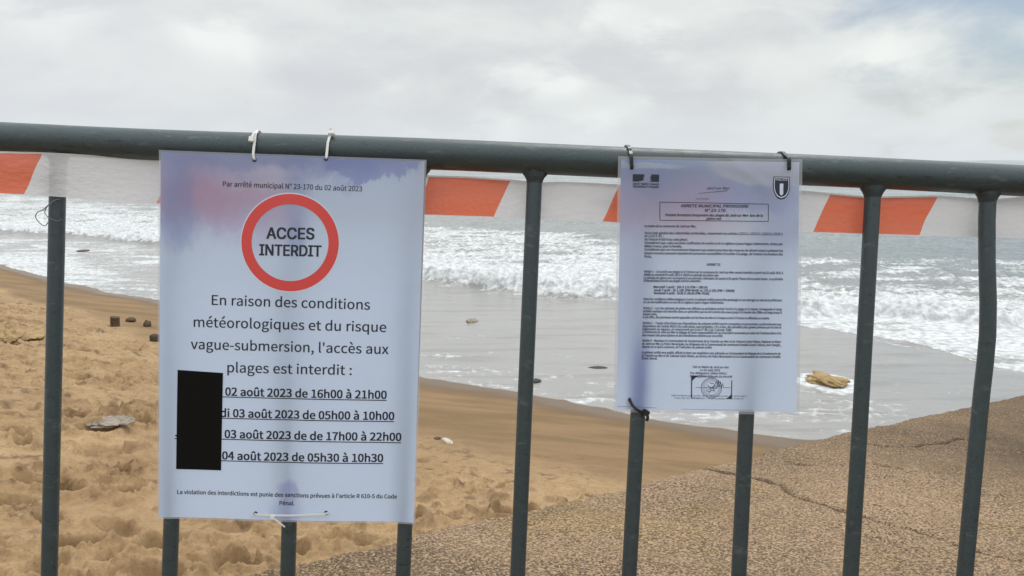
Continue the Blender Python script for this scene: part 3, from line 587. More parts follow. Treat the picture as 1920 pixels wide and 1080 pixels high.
GROT_TXT = r"""
A480:16,0 201,509 276,509 463,0 395,0 287,302 264,372 232,478 245,478 213,371 191,302 85,0|110,142 110,199 370,199 370,142
C510:267,-7 235,-5 205,1 177,11 150,25 126,42 104,63 86,88 70,115 57,146 48,179 42,215 40,254 42,293 48,329 57,362 70,393 86,421 104,445 126,466 150,484 177,498 205,508 235,514 267,516 340,504 357,498 373,490 388,481 402,471 415,460 427,447 438,433 448,418 456,402 463,385 469,367 473,348 408,348 389,395 357,428 315,449 267,456 245,454 223,450 203,443 184,432 166,419 150,403 137,385 125,364 116,340 109,314 105,285 103,254 105,223 109,194 116,168 125,145 137,123 151,105 166,89 184,76 203,66 223,59 245,54 267,53 315,60 357,81 389,114 408,160 473,160 469,142 463,124 457,107 448,91 438,76 428,62 416,49 402,38 388,28 373,19 357,11 341,5 323,0 305,-4 286,-6
E419:60,0 60,509 372,509 372,452 125,452 125,286 355,286 355,229 125,229 125,57 375,57 375,0
S447:224,-9 197,-8 172,-4 149,1 128,9 108,19 91,31 76,45 64,60 54,77 46,96 41,115 38,137 104,137 107,123 110,110 116,98 123,88 132,79 142,71 154,64 166,59 224,49 241,50 257,52 272,55 286,60 299,66 311,74 321,82 329,92 336,102 341,114 345,126 346,139 345,151 342,161 338,171 332,179 296,205 245,222 184,239 154,249 128,260 105,274 86,289 71,307 60,326 54,348 52,372 53,393 58,413 65,431 75,448 87,463 102,476 119,488 138,498 158,506 180,511 203,514 227,516 252,514 275,511 296,505 316,498 334,488 351,476 365,463 377,449 387,433 394,415 399,397 401,378 337,378 334,396 326,412 316,426 302,437 286,447 267,453 247,457 225,459 209,458 194,456 180,452 167,448 156,442 145,435 136,427 129,418 123,409 118,398 116,387 115,376 116,363 119,352 124,342 131,334 169,308 212,293 264,279 312,264 359,238 395,198 401,185 405,171 407,155 408,139 407,118 403,99 396,81 386,64 374,48 360,34 343,21 323,11 302,2 278,-4 252,-8
I300:31,0 31,57 118,57 118,452 31,452 31,509 269,509 269,452 183,452 183,57 269,57 269,0
N523:60,0 60,509 136,509 343,183 363,151 388,107 414,55 405,54 401,108 399,157 399,195 399,509 463,509 463,0 387,0 202,290 177,331 148,381 108,452 119,454 122,384 124,328 125,291 125,0
T449:32,452 32,509 417,509 417,452 257,452 257,0 193,0 193,452
R449:60,0 60,509 236,509 264,507 290,504 313,497 333,489 351,478 367,465 380,450 390,433 399,415 405,395 408,374 409,352 408,330 405,309 399,290 390,271 380,255 367,240 351,228 333,217 312,209 289,203 264,199 236,198 125,198 125,0|125,255 234,255 252,256 269,258 284,262 298,267 309,273 319,281 327,290 334,300 339,312 342,324 344,338 345,352 344,367 342,380 339,393 334,405 327,415 319,425 309,433 298,440 284,445 269,449 252,451 233,452 125,452|353,0 247,198 320,198 428,0
D502:60,0 60,509 225,509 261,507 294,501 325,492 353,478 377,461 399,441 418,418 433,391 446,361 455,329 460,293 462,255 460,217 455,181 446,149 433,119 417,92 398,68 376,48 351,31 322,17 291,8 256,2 219,0|125,57 215,57 244,58 272,63 296,70 318,81 337,94 354,110 368,128 379,149 388,172 394,198 398,226 399,255 398,285 394,312 388,337 379,361 368,381 354,399 338,415 320,428 299,438 275,446 249,450 221,452 125,452
"""
# block, words, left end (u, v), right end (u, v) on the sheet, capital height in mm, boldness, underline
TEXT = [
('heading', 'Par arrêté municipal N° 23-170 du 02 août 2023', 0.2401, 0.09, 0.7619, 0.0906, 5.96, 0.8),
('ring', 'ACCES', 0.4084, 0.2255, 0.5864, 0.2232, 13.14, 2.3),
('ring', 'INTERDIT', 0.3828, 0.2705, 0.6145, 0.2688, 12.82, 2.3),
('warn', 'En raison des conditions', 0.2047, 0.4082, 0.8033, 0.4084, 11.73, 0.8),
('warn', 'météorologiques et du risque', 0.1364, 0.469, 0.8667, 0.4681, 11.73, 0.8),
('warn', "vague-submersion, l'accès aux", 0.126, 0.5292, 0.8777, 0.5282, 11.73, 0.8),
('warn', 'plages est interdit :', 0.2665, 0.5899, 0.7404, 0.5878, 11.73, 0.8),
('sched', '02 août 2023 de 16h00 à 21h00', 0.2597, 0.6537, 0.8746, 0.6515, 9.62, 2.2, (0.2403, 0.6578, 0.8754, 0.6559)),
('sched', 'di 03 août 2023 de 05h00 à 10h00', 0.2412, 0.7128, 0.9055, 0.7099, 9.62, 2.2, (0.2413, 0.7165, 0.9063, 0.7144)),
('sched', '03 août 2023 de de 17h00 à 22h00', 0.2582, 0.7706, 0.9348, 0.7676, 9.62, 2.2, (0.2423, 0.7744, 0.9352, 0.7729)),
('sched', '04 août 2023 de 05h30 à 10h30', 0.2493, 0.8305, 0.8671, 0.8276, 9.62, 2.2, (0.2432, 0.8344, 0.8683, 0.8321)),
('sched', 'J', 0.0671, 0.7698, 0.0863, 0.7702, 8.98, 2.2, (0.0649, 0.776, 0.1008, 0.7759)),
('penalty', "La violation des interdictions est punie des sanctions prévues à l'article R 610-5 du Code", 0.0757, 0.9298, 0.9245, 0.9297, 4.85, 1.8),
('penalty', 'Pénal.', 0.4742, 0.9526, 0.5311, 0.9531, 4.85, 1.8),
('logo', 'Liberté • Égalité • Fraternité', 0.0828, 0.1078, 0.2222, 0.1088, 2.3, 2.0),
('logo', 'République Française', 0.0831, 0.1187, 0.2225, 0.119, 2.56, 2.0),
('head', 'Jard sur Mer', 0.4825, 0.1212, 0.6073, 0.1201, 2.94, 0.72),
('head', 'Sud Vendée', 0.4282, 0.1604, 0.4979, 0.1602, 1.66, 0.36),
('head', 'ARRETE MUNICIPAL PROVISOIRE', 0.3436, 0.1914, 0.7103, 0.1891, 3.33, 2.4),
('head', 'N° 23-170', 0.4757, 0.2076, 0.5848, 0.2071, 3.45, 2.4),
('head', 'Portant fermeture temporaire des plages de Jard-sur Mer- lors de la', 0.2605, 0.227, 0.7893, 0.2232, 2.94, 2.4),
('head', 'pleine mer', 0.4851, 0.2383, 0.5663, 0.2378, 2.81, 2.4),
('decree', 'Le maire de la commune de Jard sur Mer,', 0.1493, 0.2708, 0.4292, 0.2687, 2.8, 2.0),
('decree', 'Vu le Code général des collectivités territoriales, notamment ses articles L2212-1, L2212-2, L2212-3, L2215-1', 0.15, 0.2976, 0.8994, 0.2929, 2.8, 2.0),
('decree', 'et L2213-23 ;', 0.1503, 0.3091, 0.2518, 0.3084, 2.8, 2.0),
('decree', "Vu l'article R 610-5 du code pénal ;", 0.1506, 0.3224, 0.3854, 0.3209, 2.8, 2.0),
('decree', 'Considérant que, suite aux forts coefficients de marée et de la vigilance jaune Vague-Submersion, émise par', 0.151, 0.3356, 0.9001, 0.3318, 2.8, 2.0),
('decree', 'Météo-France, pour la Vendée,', 0.1513, 0.3488, 0.3542, 0.3473, 2.8, 2.0),
('decree', 'Considérant que ces circonstances imposent que soient prescrites des mesures de sûreté visant à prévenir les', 0.1502, 0.3613, 0.9006, 0.3579, 2.8, 2.0),
('decree', "risques encourus pouvant exposées les personnes susceptibles d'accéder à la plage, de l'estran à la bordure des", 0.1505, 0.3754, 0.9008, 0.3716, 2.8, 2.0),
('decree', 'flots,', 0.1508, 0.3886, 0.1914, 0.3886, 2.8, 2.0),
('decree', 'ARRETE', 0.4884, 0.4163, 0.5628, 0.4162, 2.8, 2.8),
('decree', "Article 1 – Les accès aux plages et à l'estran sur la commune de Jard-sur-Mer seront interdits à partir du 02 août 2023 à", 0.1508, 0.4468, 0.9027, 0.4443, 2.8, 2.0),
('decree', '16h00 au vendredi 04 août 2023 à 10h30 en période de pleine mer.', 0.15, 0.4593, 0.5565, 0.4575, 2.8, 2.0),
('decree', "La période de pleine mer correspond à une période s'étendant 2h avant et 3h après l'heure de la marée haute. Les périodes", 0.1497, 0.4717, 0.9032, 0.4681, 2.8, 2.0),
('decree', "d'interdictions d'accès aux plages sont les suivantes :", 0.15, 0.483, 0.4615, 0.4807, 2.8, 2.0),
('decree', 'Mercredi 2 août : 16h à 21h (PM = 18h14)', 0.2044, 0.5065, 0.4944, 0.5049, 2.8, 2.8),
('decree', 'Jeudi 3 août : 5h à 10h (PM=6h40) et 17h à 22h (PM = 19h00)', 0.2047, 0.519, 0.6402, 0.5166, 2.8, 2.8),
('decree', 'Vendredi 4 août : 5h30 à 10h30 (PM=7h20)', 0.205, 0.5307, 0.5039, 0.529, 2.8, 2.8),
('decree', 'Selon les conditions météorologiques à venir, le présent arrêté pourra être prolongé ou non abrogé sur avis de la préfecture', 0.15, 0.5543, 0.8992, 0.5508, 2.8, 2.0),
('decree', 'en cas de modification ou non de la vigilance jaune Vague-Submersion.', 0.1503, 0.5664, 0.5848, 0.5636, 2.8, 2.0),
('decree', "Article 2 – Lors des périodes de pleine mer définies au précédent article l'accès à la plage et à l'estran, la baignade et toute", 0.1503, 0.5899, 0.8993, 0.5864, 2.8, 2.0),
('decree', "activité nautique est interdite dans un périmètre qui va de la limite des eaux jusqu'à la bande des 300m au large jusqu'à", 0.1503, 0.602, 0.8992, 0.599, 2.8, 2.0),
('decree', 'nouvel ordre.', 0.1503, 0.6137, 0.2272, 0.6133, 2.8, 2.0),
('decree', "A cet effet, des panneaux seront apposées sur les lieux du site et à chaque accès à l'estran et affichées en mairie.", 0.15, 0.6255, 0.8331, 0.622, 2.8, 2.0),
('decree', 'Article 3 – Toutes infractions aux dispositions du présent arrêté seront constatées et poursuivies conformément aux', 0.15, 0.6485, 0.8986, 0.6452, 2.8, 2.0),
('decree', "dispositions de l'article R610-5 du code pénal, sans préjudice, s'il y a lieu, des pénalités plus graves prévues par les lois et", 0.1497, 0.6607, 0.8982, 0.6574, 2.8, 2.0),
('decree', 'règlements en vigueur, et notamment par la loi n° 86-2 du 3 janvier 1986.', 0.1497, 0.6725, 0.6298, 0.6701, 2.8, 2.0),
('decree', "La commune de Jard-sur-Mer se dégage de toute responsabilité en cas d'accident survenant par suite de l'inobservation et le", 0.1497, 0.6838, 0.8981, 0.6805, 2.8, 2.0),
('decree', 'non-respect des prescriptions et des interdictions édictées par cet arrêté.', 0.1495, 0.6965, 0.5817, 0.6942, 2.8, 2.0),
('decree', 'Article 4 – Monsieur le Commandant de Gendarmerie de la Tranche-sur-Mer et de Talmont-Saint-Hilaire, Madame la Maire', 0.1494, 0.7175, 0.8975, 0.7142, 2.8, 2.0),
('decree', 'de Jard-sur-Mer, la Police Municipale, les dirigeants de la Communauté de communes Vendée Grand Littoral, sont chargés,', 0.1491, 0.7301, 0.8972, 0.7269, 2.8, 2.0),
('decree', "chacun en ce qui le concerne, de l'exécution du présent arrêté.", 0.1491, 0.7424, 0.5249, 0.7403, 2.8, 2.0),
('decree', 'Le présent arrêté sera publié, affiché et dont une ampliation sera adressée au Commandant de Brigade de la Gendarmerie de', 0.1491, 0.7643, 0.8969, 0.7611, 2.8, 2.0),
('decree', 'la Tranche sur Mer et de Talmont-Saint-Hilaire, au Service de Police Municipale et à la Communauté de communes Vendée', 0.1488, 0.7769, 0.8966, 0.7738, 2.8, 2.0),
('decree', 'Grand Littoral.', 0.1488, 0.7883, 0.2314, 0.7879, 2.8, 2.0),
('sign', 'Fait en Mairie de Jard sur mer', 0.4238, 0.8179, 0.6172, 0.817, 2.56, 2.0),
('sign', 'Le 02 août 2023', 0.4647, 0.8297, 0.5701, 0.8298, 2.56, 2.0),
('sign', 'Par délégation Céline PAOLI', 0.4116, 0.8426, 0.605, 0.8417, 2.56, 2.0),
('sign', '3ème adjointe déléguée à la sécurité', 0.4082, 0.8553, 0.6361, 0.8541, 2.56, 2.0),
('foot', 'Hôtel de Ville de Jard-sur-Mer • BP 25 • 85520 Jard sur Mer • Tél. 02 51 33 40 17', 0.3127, 0.9319, 0.7209, 0.9301, 1.66, 1.0),
('foot', 'Fax 02 51 33 91 00 • mairie@jardsurmer.fr', 0.3302, 0.942, 0.7021, 0.9401, 1.66, 1.0),
]

# ------------------------------------------------------------------ things lying on the beach and in the wash
def stone(name, label, cat, mat_, size, loc, seed, rz=0, squash=1, group=None, rough=.28, sub=4, sink=.25):
    bm = bmesh.new(); bmesh.ops.create_icosphere(bm, subdivisions=sub, radius=1)
    co = np.array([v.co[:] for v in bm.verts])
    d = 1 + rough*fbm(co[:, 0]*1.4+co[:, 2]*.7+seed, co[:, 1]*1.4-co[:, 2]*.9, seed, 4)
    co = np.sign(co)*np.abs(co)**squash*d[:, None]*np.array(size)
    for v, q_ in zip(bm.verts, co): v.co = q_
    me = bpy.data.meshes.new(name); bm.to_mesh(me); bm.free()
    me.polygons.foreach_set('use_smooth', [True]*len(me.polygons)); me.materials.append(mat_)
    o = link(name, me); o.location = (loc[0], loc[1], loc[2]+size[2]*(1-2*sink)); o.rotation_euler = (0, 0, rz)
    return tag(o, label, cat, group)
def hit(px, py, water=False):
    """where the line of sight through this spot of the photo meets the beach"""
    r = ray(px, py)
    if water: return on_level(px, py)*np.array([1, 1, 0])
    for t_ in np.linspace(1.5, 40, 6000):
        q_ = r*t_; 
        if q_[2]+CAM_Z <= max(sand_z(q_[0], q_[1]), 0): break
    return np.array([q_[0], q_[1], sand_z(q_[0], q_[1])])
def px_size(px, loc): return px*math.hypot(loc[0], loc[1])/1400
L = hit(217, 612); s_ = px_size(1, L)
mb = MB(); mb.sweep([(0, 0, -8*s_), (0, 0, 6*s_), (.6*s_, 0, 14*s_), (1*s_, 0, 16*s_)], [(7*s_*(1+.15*math.sin(3*a))*math.cos(a), 7*s_*(1+.2*math.cos(2*a+1))*math.sin(a)) for a in np.linspace(0, 2*math.pi, 13)[:-1]])
o = mb.build('wooden_stump', M_WOOD); o.location = L; tag(o, 'dark square topped wooden stump upright in the sand', 'stump')
L = hit(246, 603); stone('beach_stone', 'small low dark stone just right of the wooden stump', 'stone', M_WOOD, (px_size(8, L), px_size(9, L), px_size(5, L)), L, 5)
L = hit(276, 612); stone('beach_stone', 'small peaked dark stone on sand near the large notice edge', 'stone', M_WOOD, (px_size(6, L), px_size(7, L), px_size(7, L)), L, 9)
L = hit(290, 640); stone('beach_stone', 'black lump half hidden by the left edge of the large notice', 'stone', M_ROCKD, (px_size(7, L), px_size(7, L), px_size(8, L)), L, 13, squash=.6)
L = hit(12, 638); stone('ochre_boulder', 'ochre boulder at the far left of the beach', 'rock', M_ROCKY, (px_size(20, L), px_size(18, L), px_size(10, L)), L, 17, rough=.45, sub=5)
L = hit(72, 632); stone('ochre_stone', 'flat pale ochre stone just left of the leftmost bar in the photo', 'rock', M_ROCKY, (px_size(15, L), px_size(22, L), px_size(4, L)), L, 19, rough=.45, sub=5)
L = hit(203, 793); stone('flat_stone', 'flat pebbly grey slab of stone half buried among footprints', 'stone', M_SLAB, (px_size(33, L), px_size(22, L), px_size(2.6, L)), L, 23, -.1, .75, rough=.55, sink=.42, sub=5)
L = hit(838, 830); stone('driftwood_piece', 'bleached white piece of driftwood lying on smooth sand', 'driftwood', M_SHELL, (px_size(15, L), px_size(5, L), px_size(4.5, L)), L, 29, -.9, .8, rough=.25, sink=.2)
L = hit(820, 823); stone('driftwood_chip', 'small dark chip beside the bleached driftwood', 'driftwood', M_WOOD, (px_size(6, L), px_size(6, L), px_size(2.5, L)), L, 31)
L = hit(885, 603, True); stone('wash_rock', 'pale small rock poking out of the thin wash', 'rock', M_SLAB, (px_size(11, L), px_size(13, L), px_size(3.6, L)), L, 37, sink=.3)
L = hit(1004, 715, True); stone('seaweed_clump', 'dark clump of seaweed in the wash beside a bar', 'seaweed', M_WEED, (px_size(10, L), px_size(11, L), px_size(3, L)), L, 41, sink=.3)
L = hit(1122, 689, True); stone('seaweed_strand', 'thin dark strand of seaweed in the wash left of the small notice', 'seaweed', M_WEED, (px_size(17, L), px_size(7, L), px_size(1.0, L)), L, 43, sink=.3)
L = hit(1550, 716, True); stone('ochre_wash_rock', 'low ochre rock ringed by foam in the wash', 'rock', M_ROCKY, (px_size(29, L), px_size(34, L), px_size(7.5, L)), L, 47, .2, 1, rough=.5, sink=.28, sub=5)
L = hit(156, 471, True); stone('surf_rock', 'dark low rock showing in the surf on the left', 'rock', M_WOOD, (px_size(9, L), px_size(10, L), px_size(1.3, L)), L, 53, sink=.2)

# ------------------------------------------------------------------ crowd barrier (its own frame: X along, Y up, Z towards the viewer; origin on the top rail's axis)
FX, FY, FN, FO = Vector((.99912283, -.00704683, -.04127848)), Vector((.04185263, .13535732, .9899125)), Vector((-.0013884, -.99077179, .13553352)), Vector((0, .91852779, CAM_Z+.00254884))
FM = Matrix(((FX.x, FY.x, FN.x, FO.x), (FX.y, FY.y, FN.y, FO.y), (FX.z, FY.z, FN.z, FO.z), (0, 0, 0, 1)))
BASE = -1.072
FB = FM @ Matrix.Translation((0, BASE, 0))
bar_ = empty('crowd_barrier', FB)
tag(bar_, 'dark grey painted steel crowd barrier with round bars standing on the slipway', 'barrier')
def part(mb, name, mat_, parent): 
    o = mb.build(name, mat_, parent); return o
HB = -BASE
XL, XR = -1.16, 1.18
rc = .11
path = [(XL, .16, 0)] + [(XL+rc-rc*math.cos(a), HB-rc+rc*math.sin(a), 0) for a in np.linspace(0, math.pi/2, 10)]
path += [(x_, HB + .0012*math.sin(x_*5+1) - .0006*math.sin(x_*11), 0) for x_ in np.linspace(XL+rc+.02, XR-rc-.02, 60)]
path += [(XR-rc+rc*math.sin(a), HB-rc+rc*math.cos(a), 0) for a in np.linspace(0, math.pi/2, 10)] + [(XR, .16, 0)]
mb = MB(); mb.tube(path, .0187, 36); part(mb, 'top_rail', M_PAINT, bar_)
mb = MB(); mb.tube([(XL, .185, 0), (XR, .185, 0)], .0165, 28); part(mb, 'bottom_rail', M_PAINT, bar_)
for x_ in (XL+.02, XR-.02):
    mb = MB(); mb.sweep([(x_, .012, -.30), (x_, .03, -.27), (x_, .13, -.03), (x_, .13, .03), (x_, .03, .27), (x_, .012, .30)], [(-.022, -.006), (.022, -.006), (.022, .006), (-.022, .006)], wdir=(1, 0, 0)); part(mb, 'foot', M_PAINT, bar_)
XB = [-1.09, -.955, -.82, -.685, -.5499, -.4005, -.2558, -.1127, .0284, .1664, .3007, .4391, None, .722, .858, .992, 1.11]
for i, x_ in enumerate(XB):
    r_ = .0092 if i != 8 else .0094
    if x_ is None:      # knocked bar: bent part way down
        pts = [(.5784, HB-.008, 0), (.5792, HB-.05, 0), (.5818, HB-.10, .001), (.5858, HB-.15, .002), (.5876, HB-.19, .002), (.5874, HB-.225, .001), (.5862, HB-.26, 0), (.5838, HB-.33, 0), (.579, HB-.50, 0), (.577, .19, 0)]
    else:
        b_ = [.0, .0008, -.0006, .0005][i % 4]
        pts = [(x_, HB-.008, 0), (x_+b_, HB-.3, 0), (x_-b_, HB-.55, 0), (x_, .19, 0)]
    mb = MB(); mb.tube(pts, r_, 24); o = part(mb, 'bar', M_PAINT, bar_)
    if x_ is None: o['label'] = 'bar with a slight bend part way down'
    x0 = pts[0][0]; mb = MB(); prof = 22; vs_ = []
    rings = [(-.0290, .0094), (-.0252, .0099), (-.0222, .0112), (-.0196, .0134), (-.015, .0165), (-.008, .017)]
    random.seed(i)
    wob_ = [1+random.uniform(-.07, .12) for _ in range(prof)]
    for (yy, rr_) in rings:
        for k in range(prof):
            a = 2*math.pi*k/prof; q_ = 1 + (wob_[k]-1)*(0 if rr_ < .0098 else 1)
            rz_ = min(rr_, .0112)
            vs_.append((x0+rr_*q_*math.cos(a), HB+yy, rz_*q_*math.sin(a)))
    fs = [(j*prof+k, j*prof+(k+1) % prof, (j+1)*prof+(k+1) % prof, (j+1)*prof+k) for j in range(len(rings)-1) for k in range(prof)]
    mb.add(vs_, fs); mb.build('weld', M_WELD, o)
    mb = MB(); mb.tube([(pts[-1][0], .196, 0), (pts[-1][0], .206, 0)], .012, 20); mb.build('weld', M_WELD, o)

# ------------------------------------------------------------------ red and white tape
SX = [-1.16, -.94, -.759, -.5825, -.4325, -.27, -.115, -.02, .1147, .2445, .3744, .5058, .642, .77, .90, 1.03, 1.16]
SS = [-2.95, -1.95, -1.0, -.5, 0, .5, 1.0, 1.5, 2.0, 2.5, 3.0, 3.5, 4.0, 4.5, 5.0, 5.5, 6.0]
TY = [(-1.2, -.021), (-.629, -.0193), (-.567, -.0180), (-.5, -.0182), (-.432, -.0177), (-.25, -.022), (-.104, -.0226), (-.05, -.0220), (0, -.0232), (.03, -.0260), (.06, -.0238), (.129, -.0240), (.25, -.025), (.34, -.0215), (.3914, -.0236), (.44, -.0262), (.5212, -.0216), (.6, -.0225), (.63, -.0184), (1.2, -.02)]
BY = [(-1.2, -.070), (-.629, -.0696), (-.567, -.0695), (-.431, -.0725), (-.3, -.074), (-.102, -.0719), (-.02, -.0712), (.1147, -.0713), (.25, -.074), (.3744, -.0736), (.5058, -.072), (.634, -.070), (1.2, -.07)]
ZN = [(-1.2, .024), (-.63, .0150), (-.57, .0128), (-.53, .0125), (-.47, .004), (-.40, -.0125), (1.2, -.0125)]
f1 = lambda tab, v: float(np.interp(v, [q_[0] for q_ in tab], [q_[1] for q_ in tab]))
xs_ = np.linspace(-1.14, 1.16, 520); rows = 15; V = []; UVs = []
for j in range(rows):
    v = j/(rows-1)
    for x_ in xs_:
        y0, y1 = f1(BY, x_), f1(TY, x_)
        yy = y0+(y1-y0)*v
        fold = .0013*math.sin(x_*41+5*v)*(v-.3)**2 + .0018*math.sin(x_*27+9*v)*math.sin(x_*6)*v*(1-v) + .0016*math.sin(x_*19+2*v)*math.sin(v*math.pi) + .001*float(fbm(np.array([x_*16]), np.array([v*2.2]), 201, 2)[0]) + .0012*math.sin(v*6+x_*5)
        zz = f1(ZN, x_) + (fold if x_ < -.55 or x_ > -.38 else fold*.3) - .002*(x_ > -.38)
        # the top few millimetres are turned over behind
        if v > .93 and x_ > -.13: zz -= .0025*(v-.93)/.07
        V.append((x_, yy, zz)); UVs.append((float(np.interp(x_, SX, SS)), v))
mb = MB(); nC = len(xs_)
mb.add(V, [(j*nC+i, j*nC+i+1, (j+1)*nC+i+1, (j+1)*nC+i) for j in range(rows-1) for i in range(nC-1)])
def set_uv(me, uvs):
    l = me.uv_layers.new(name='UVMap'); idx = np.zeros(len(me.loops), np.int32); me.loops.foreach_get('vertex_index', idx)
    l.data.foreach_set('uv', np.array(uvs, np.float32)[idx].ravel())
o = mb.build('barrier_tape', M_TAPE, None, FM); set_uv(o.data, UVs)
tag(o, 'red and white plastic barrier tape stretched under the top rail', 'tape')

# loose wire by the leftmost visible bar
mb = MB(); wp = [(-.5405, -.0725, .0098), (-.546, -.0745, .0112), (-.5525, -.0805, .0135), (-.5583, -.087, .0150), (-.5645, -.090, .0148), (-.5668, -.0955, .0142), (-.562, -.1025, .0138), (-.556, -.1055, .0136), (-.5525, -.1015, .0134)]
def smooth_path(P, n=8):
    P = [Vector(p_) for p_ in P]; out = []
    for i in range(len(P)-1):
        a, b, c_, d_ = P[max(i-1, 0)], P[i], P[i+1], P[min(i+2, len(P)-1)]
        for k in range(n):
            t_ = k/n; out.append(.5*((2*b)+(c_-a)*t_+(2*a-5*b+4*c_-d_)*t_*t_+(3*b-a-3*c_+d_)*t_**3))
    return out+[P[-1]]
mb.tube(smooth_path(wp), .00055, 8); wp2 = [(-.5525, -.0805, .0135), (-.556, -.0885, .0142), (-.5525, -.0945, .014), (-.5435, -.0990, .0105), (-.538, -.097, .0105)]
mb.tube(smooth_path(wp2), .00055, 8)
o = mb.build('wire_loop', M_WIRE, None, FM); tag(o, 'thin loop of loose wire hanging at the left bar below the tape', 'wire')

# ------------------------------------------------------------------ notices
def glyphs(txt):
    G = {}
    for ln in txt.strip('\n').split('\n'):
        adv_, body = ln[1:].split(':')
        G[ln[0]] = (int(adv_), [[tuple(int(n_) for n_ in pr.split(',')) for pr in sp_.split(' ')] for sp_ in body.split('|') if sp_])
    return G
SANS = glyphs(SANS_TXT); GROT = glyphs(GROT_TXT)
for g_, cap_ in ((SANS, 0), (GROT, 0)): g_[' '] = (84 if g_ is SANS else 80, [])
CORN = {1: [(-.4168, -.0107, .0224), (-.1007, -.009, .0225), (-.0987, -.4487, .0121), (-.4127, -.4555, .0119)],
        2: [(.1254, .0046, .0224), (.3421, .0099, .0226), (.3589, -.2955, .0123), (.1353, -.3017, .0121)]}
CORN = {k: [Vector(c_) for c_ in v] for k, v in CORN.items()}
SH = {1: .4424, 2: .3063}; SW = {1: .315, 2: .220}
def curl(k, u, v):
    if k == 1:
        w_ = .0026*math.sin(math.pi*u)*math.sin(math.pi*min(v*1.1, 1)) - .0012*math.cos(u*math.pi*2*1.0)*(v**2) + .0010*math.sin(u*9+v*3)*v
        w_ += .0035*max(0, (u-.86)/.14)**2*v + .0015*max(0, (.12-u)/.12)**2
        w_ -= .0012*math.exp(-((u-.51)/.035)**2)*sst(np.array(v), .3, .8)
    else:
        w_ = .0030*math.sin(math.pi*u)*math.sin(math.pi*v) + .0008*math.sin(u*7+v*4) + .003*max(0, (u-.85)/.15)**2*(.4+v) + .0012*max(0, (.15-v)/.15)*math.sin(u*9)
        w_ -= .0012*math.exp(-((u-.15)/.06)**2)*sst(np.array(v), .4, .9)
        w_ += .0025*math.exp(-((u-.62-(v-.0)*1.6)/.05)**2)*max(0, 1-v/.16)
    return float(w_)
def at_sheet(k, u, v, lift=0.):
    A, B, C_, D_ = CORN[k]
    q_ = A*(1-u)*(1-v)+B*u*(1-v)+C_*u*v+D_*(1-u)*v
    return q_ + Vector((0, 0, curl(k, u, v)+lift))
NOT = {}
def sheet(k, name, label, mat_, paper_name, inset):
    t_ = tag(empty(name, FM @ Matrix.Translation(at_sheet(k, .5, 1.0))), label, 'notice')
    off = -at_sheet(k, .5, 1.0)
    nu, nv = 60, 84; iu, iv = inset/SW[k], inset/SH[k]
    us = [iu+(1-2*iu)*i/(nu-1) for i in range(nu)]; vv = [iv+(1-2*iv)*j/(nv-1) for j in range(nv)]
    mb = MB(); mb.add([at_sheet(k, u, v)+off for v in vv for u in us], [(j*nu+i, (j+1)*nu+i, (j+1)*nu+i+1, j*nu+i+1) for j in range(nv-1) for i in range(nu-1)])
    pp = mb.build(paper_name, mat_, t_); set_uv(pp.data, [(u, v) for v in vv for u in us])
    # clear rim of the laminating pouch
    mb = MB(); ring = []
    for (uu, v_) in [(u, 'a') for u in np.linspace(0, 1, 60)]: pass
    n_ = 50
    outer = [(i/n_, 0) for i in range(n_)]+[(1, i/n_) for i in range(n_)]+[(1-i/n_, 1) for i in range(n_)]+[(0, 1-i/n_) for i in range(n_)]
    def cl(a, lo): return min(max(a, lo), 1-lo)
    vs_ = []
    rcn = .006
    for (u, v) in outer:
        vs_.append(at_sheet(k, u, v)+off); vs_.append(at_sheet(k, cl(u, iu), cl(v, iv))+off)
    m_ = len(outer); mb.add(vs_, [(2*i, 2*((i+1) % m_), 2*((i+1) % m_)+1, 2*i+1) for i in range(m_)])
    mb.build('laminate_rim', M_FILM, t_)
    NOT[k] = (pp, off); return t_, pp
def poly_mesh(k, name, polys, mat_, lift, sub=True):
    """flat printed shapes given as (u,v) outlines"""
    pp, off = NOT[k]; mb = MB()
    for P in polys:
        b = [at_sheet(k, u, v, lift)+off for u, v in P]; mb.add(b, [tuple(range(len(b)))])
    return mb.build(name, mat_, pp, smooth=False)
def strip(k, a, b, th, n=24):
    """printed rule from a to b, th metres thick, as quads"""
    out = []; d = Vector(((b[0]-a[0])*SW[k], (b[1]-a[1])*SH[k])); nrm = Vector((-d.y, d.x)).normalized()*th/2
    for i in range(n):
        q_ = []
        for f, sg in ((i/n, 1), ((i+1)/n, 1), ((i+1)/n, -1), (i/n, -1)):
            q_.append((a[0]+(b[0]-a[0])*f+sg*nrm.x/SW[k], a[1]+(b[1]-a[1])*f+sg*nrm.y/SH[k]))
        out.append(q_)
    return out
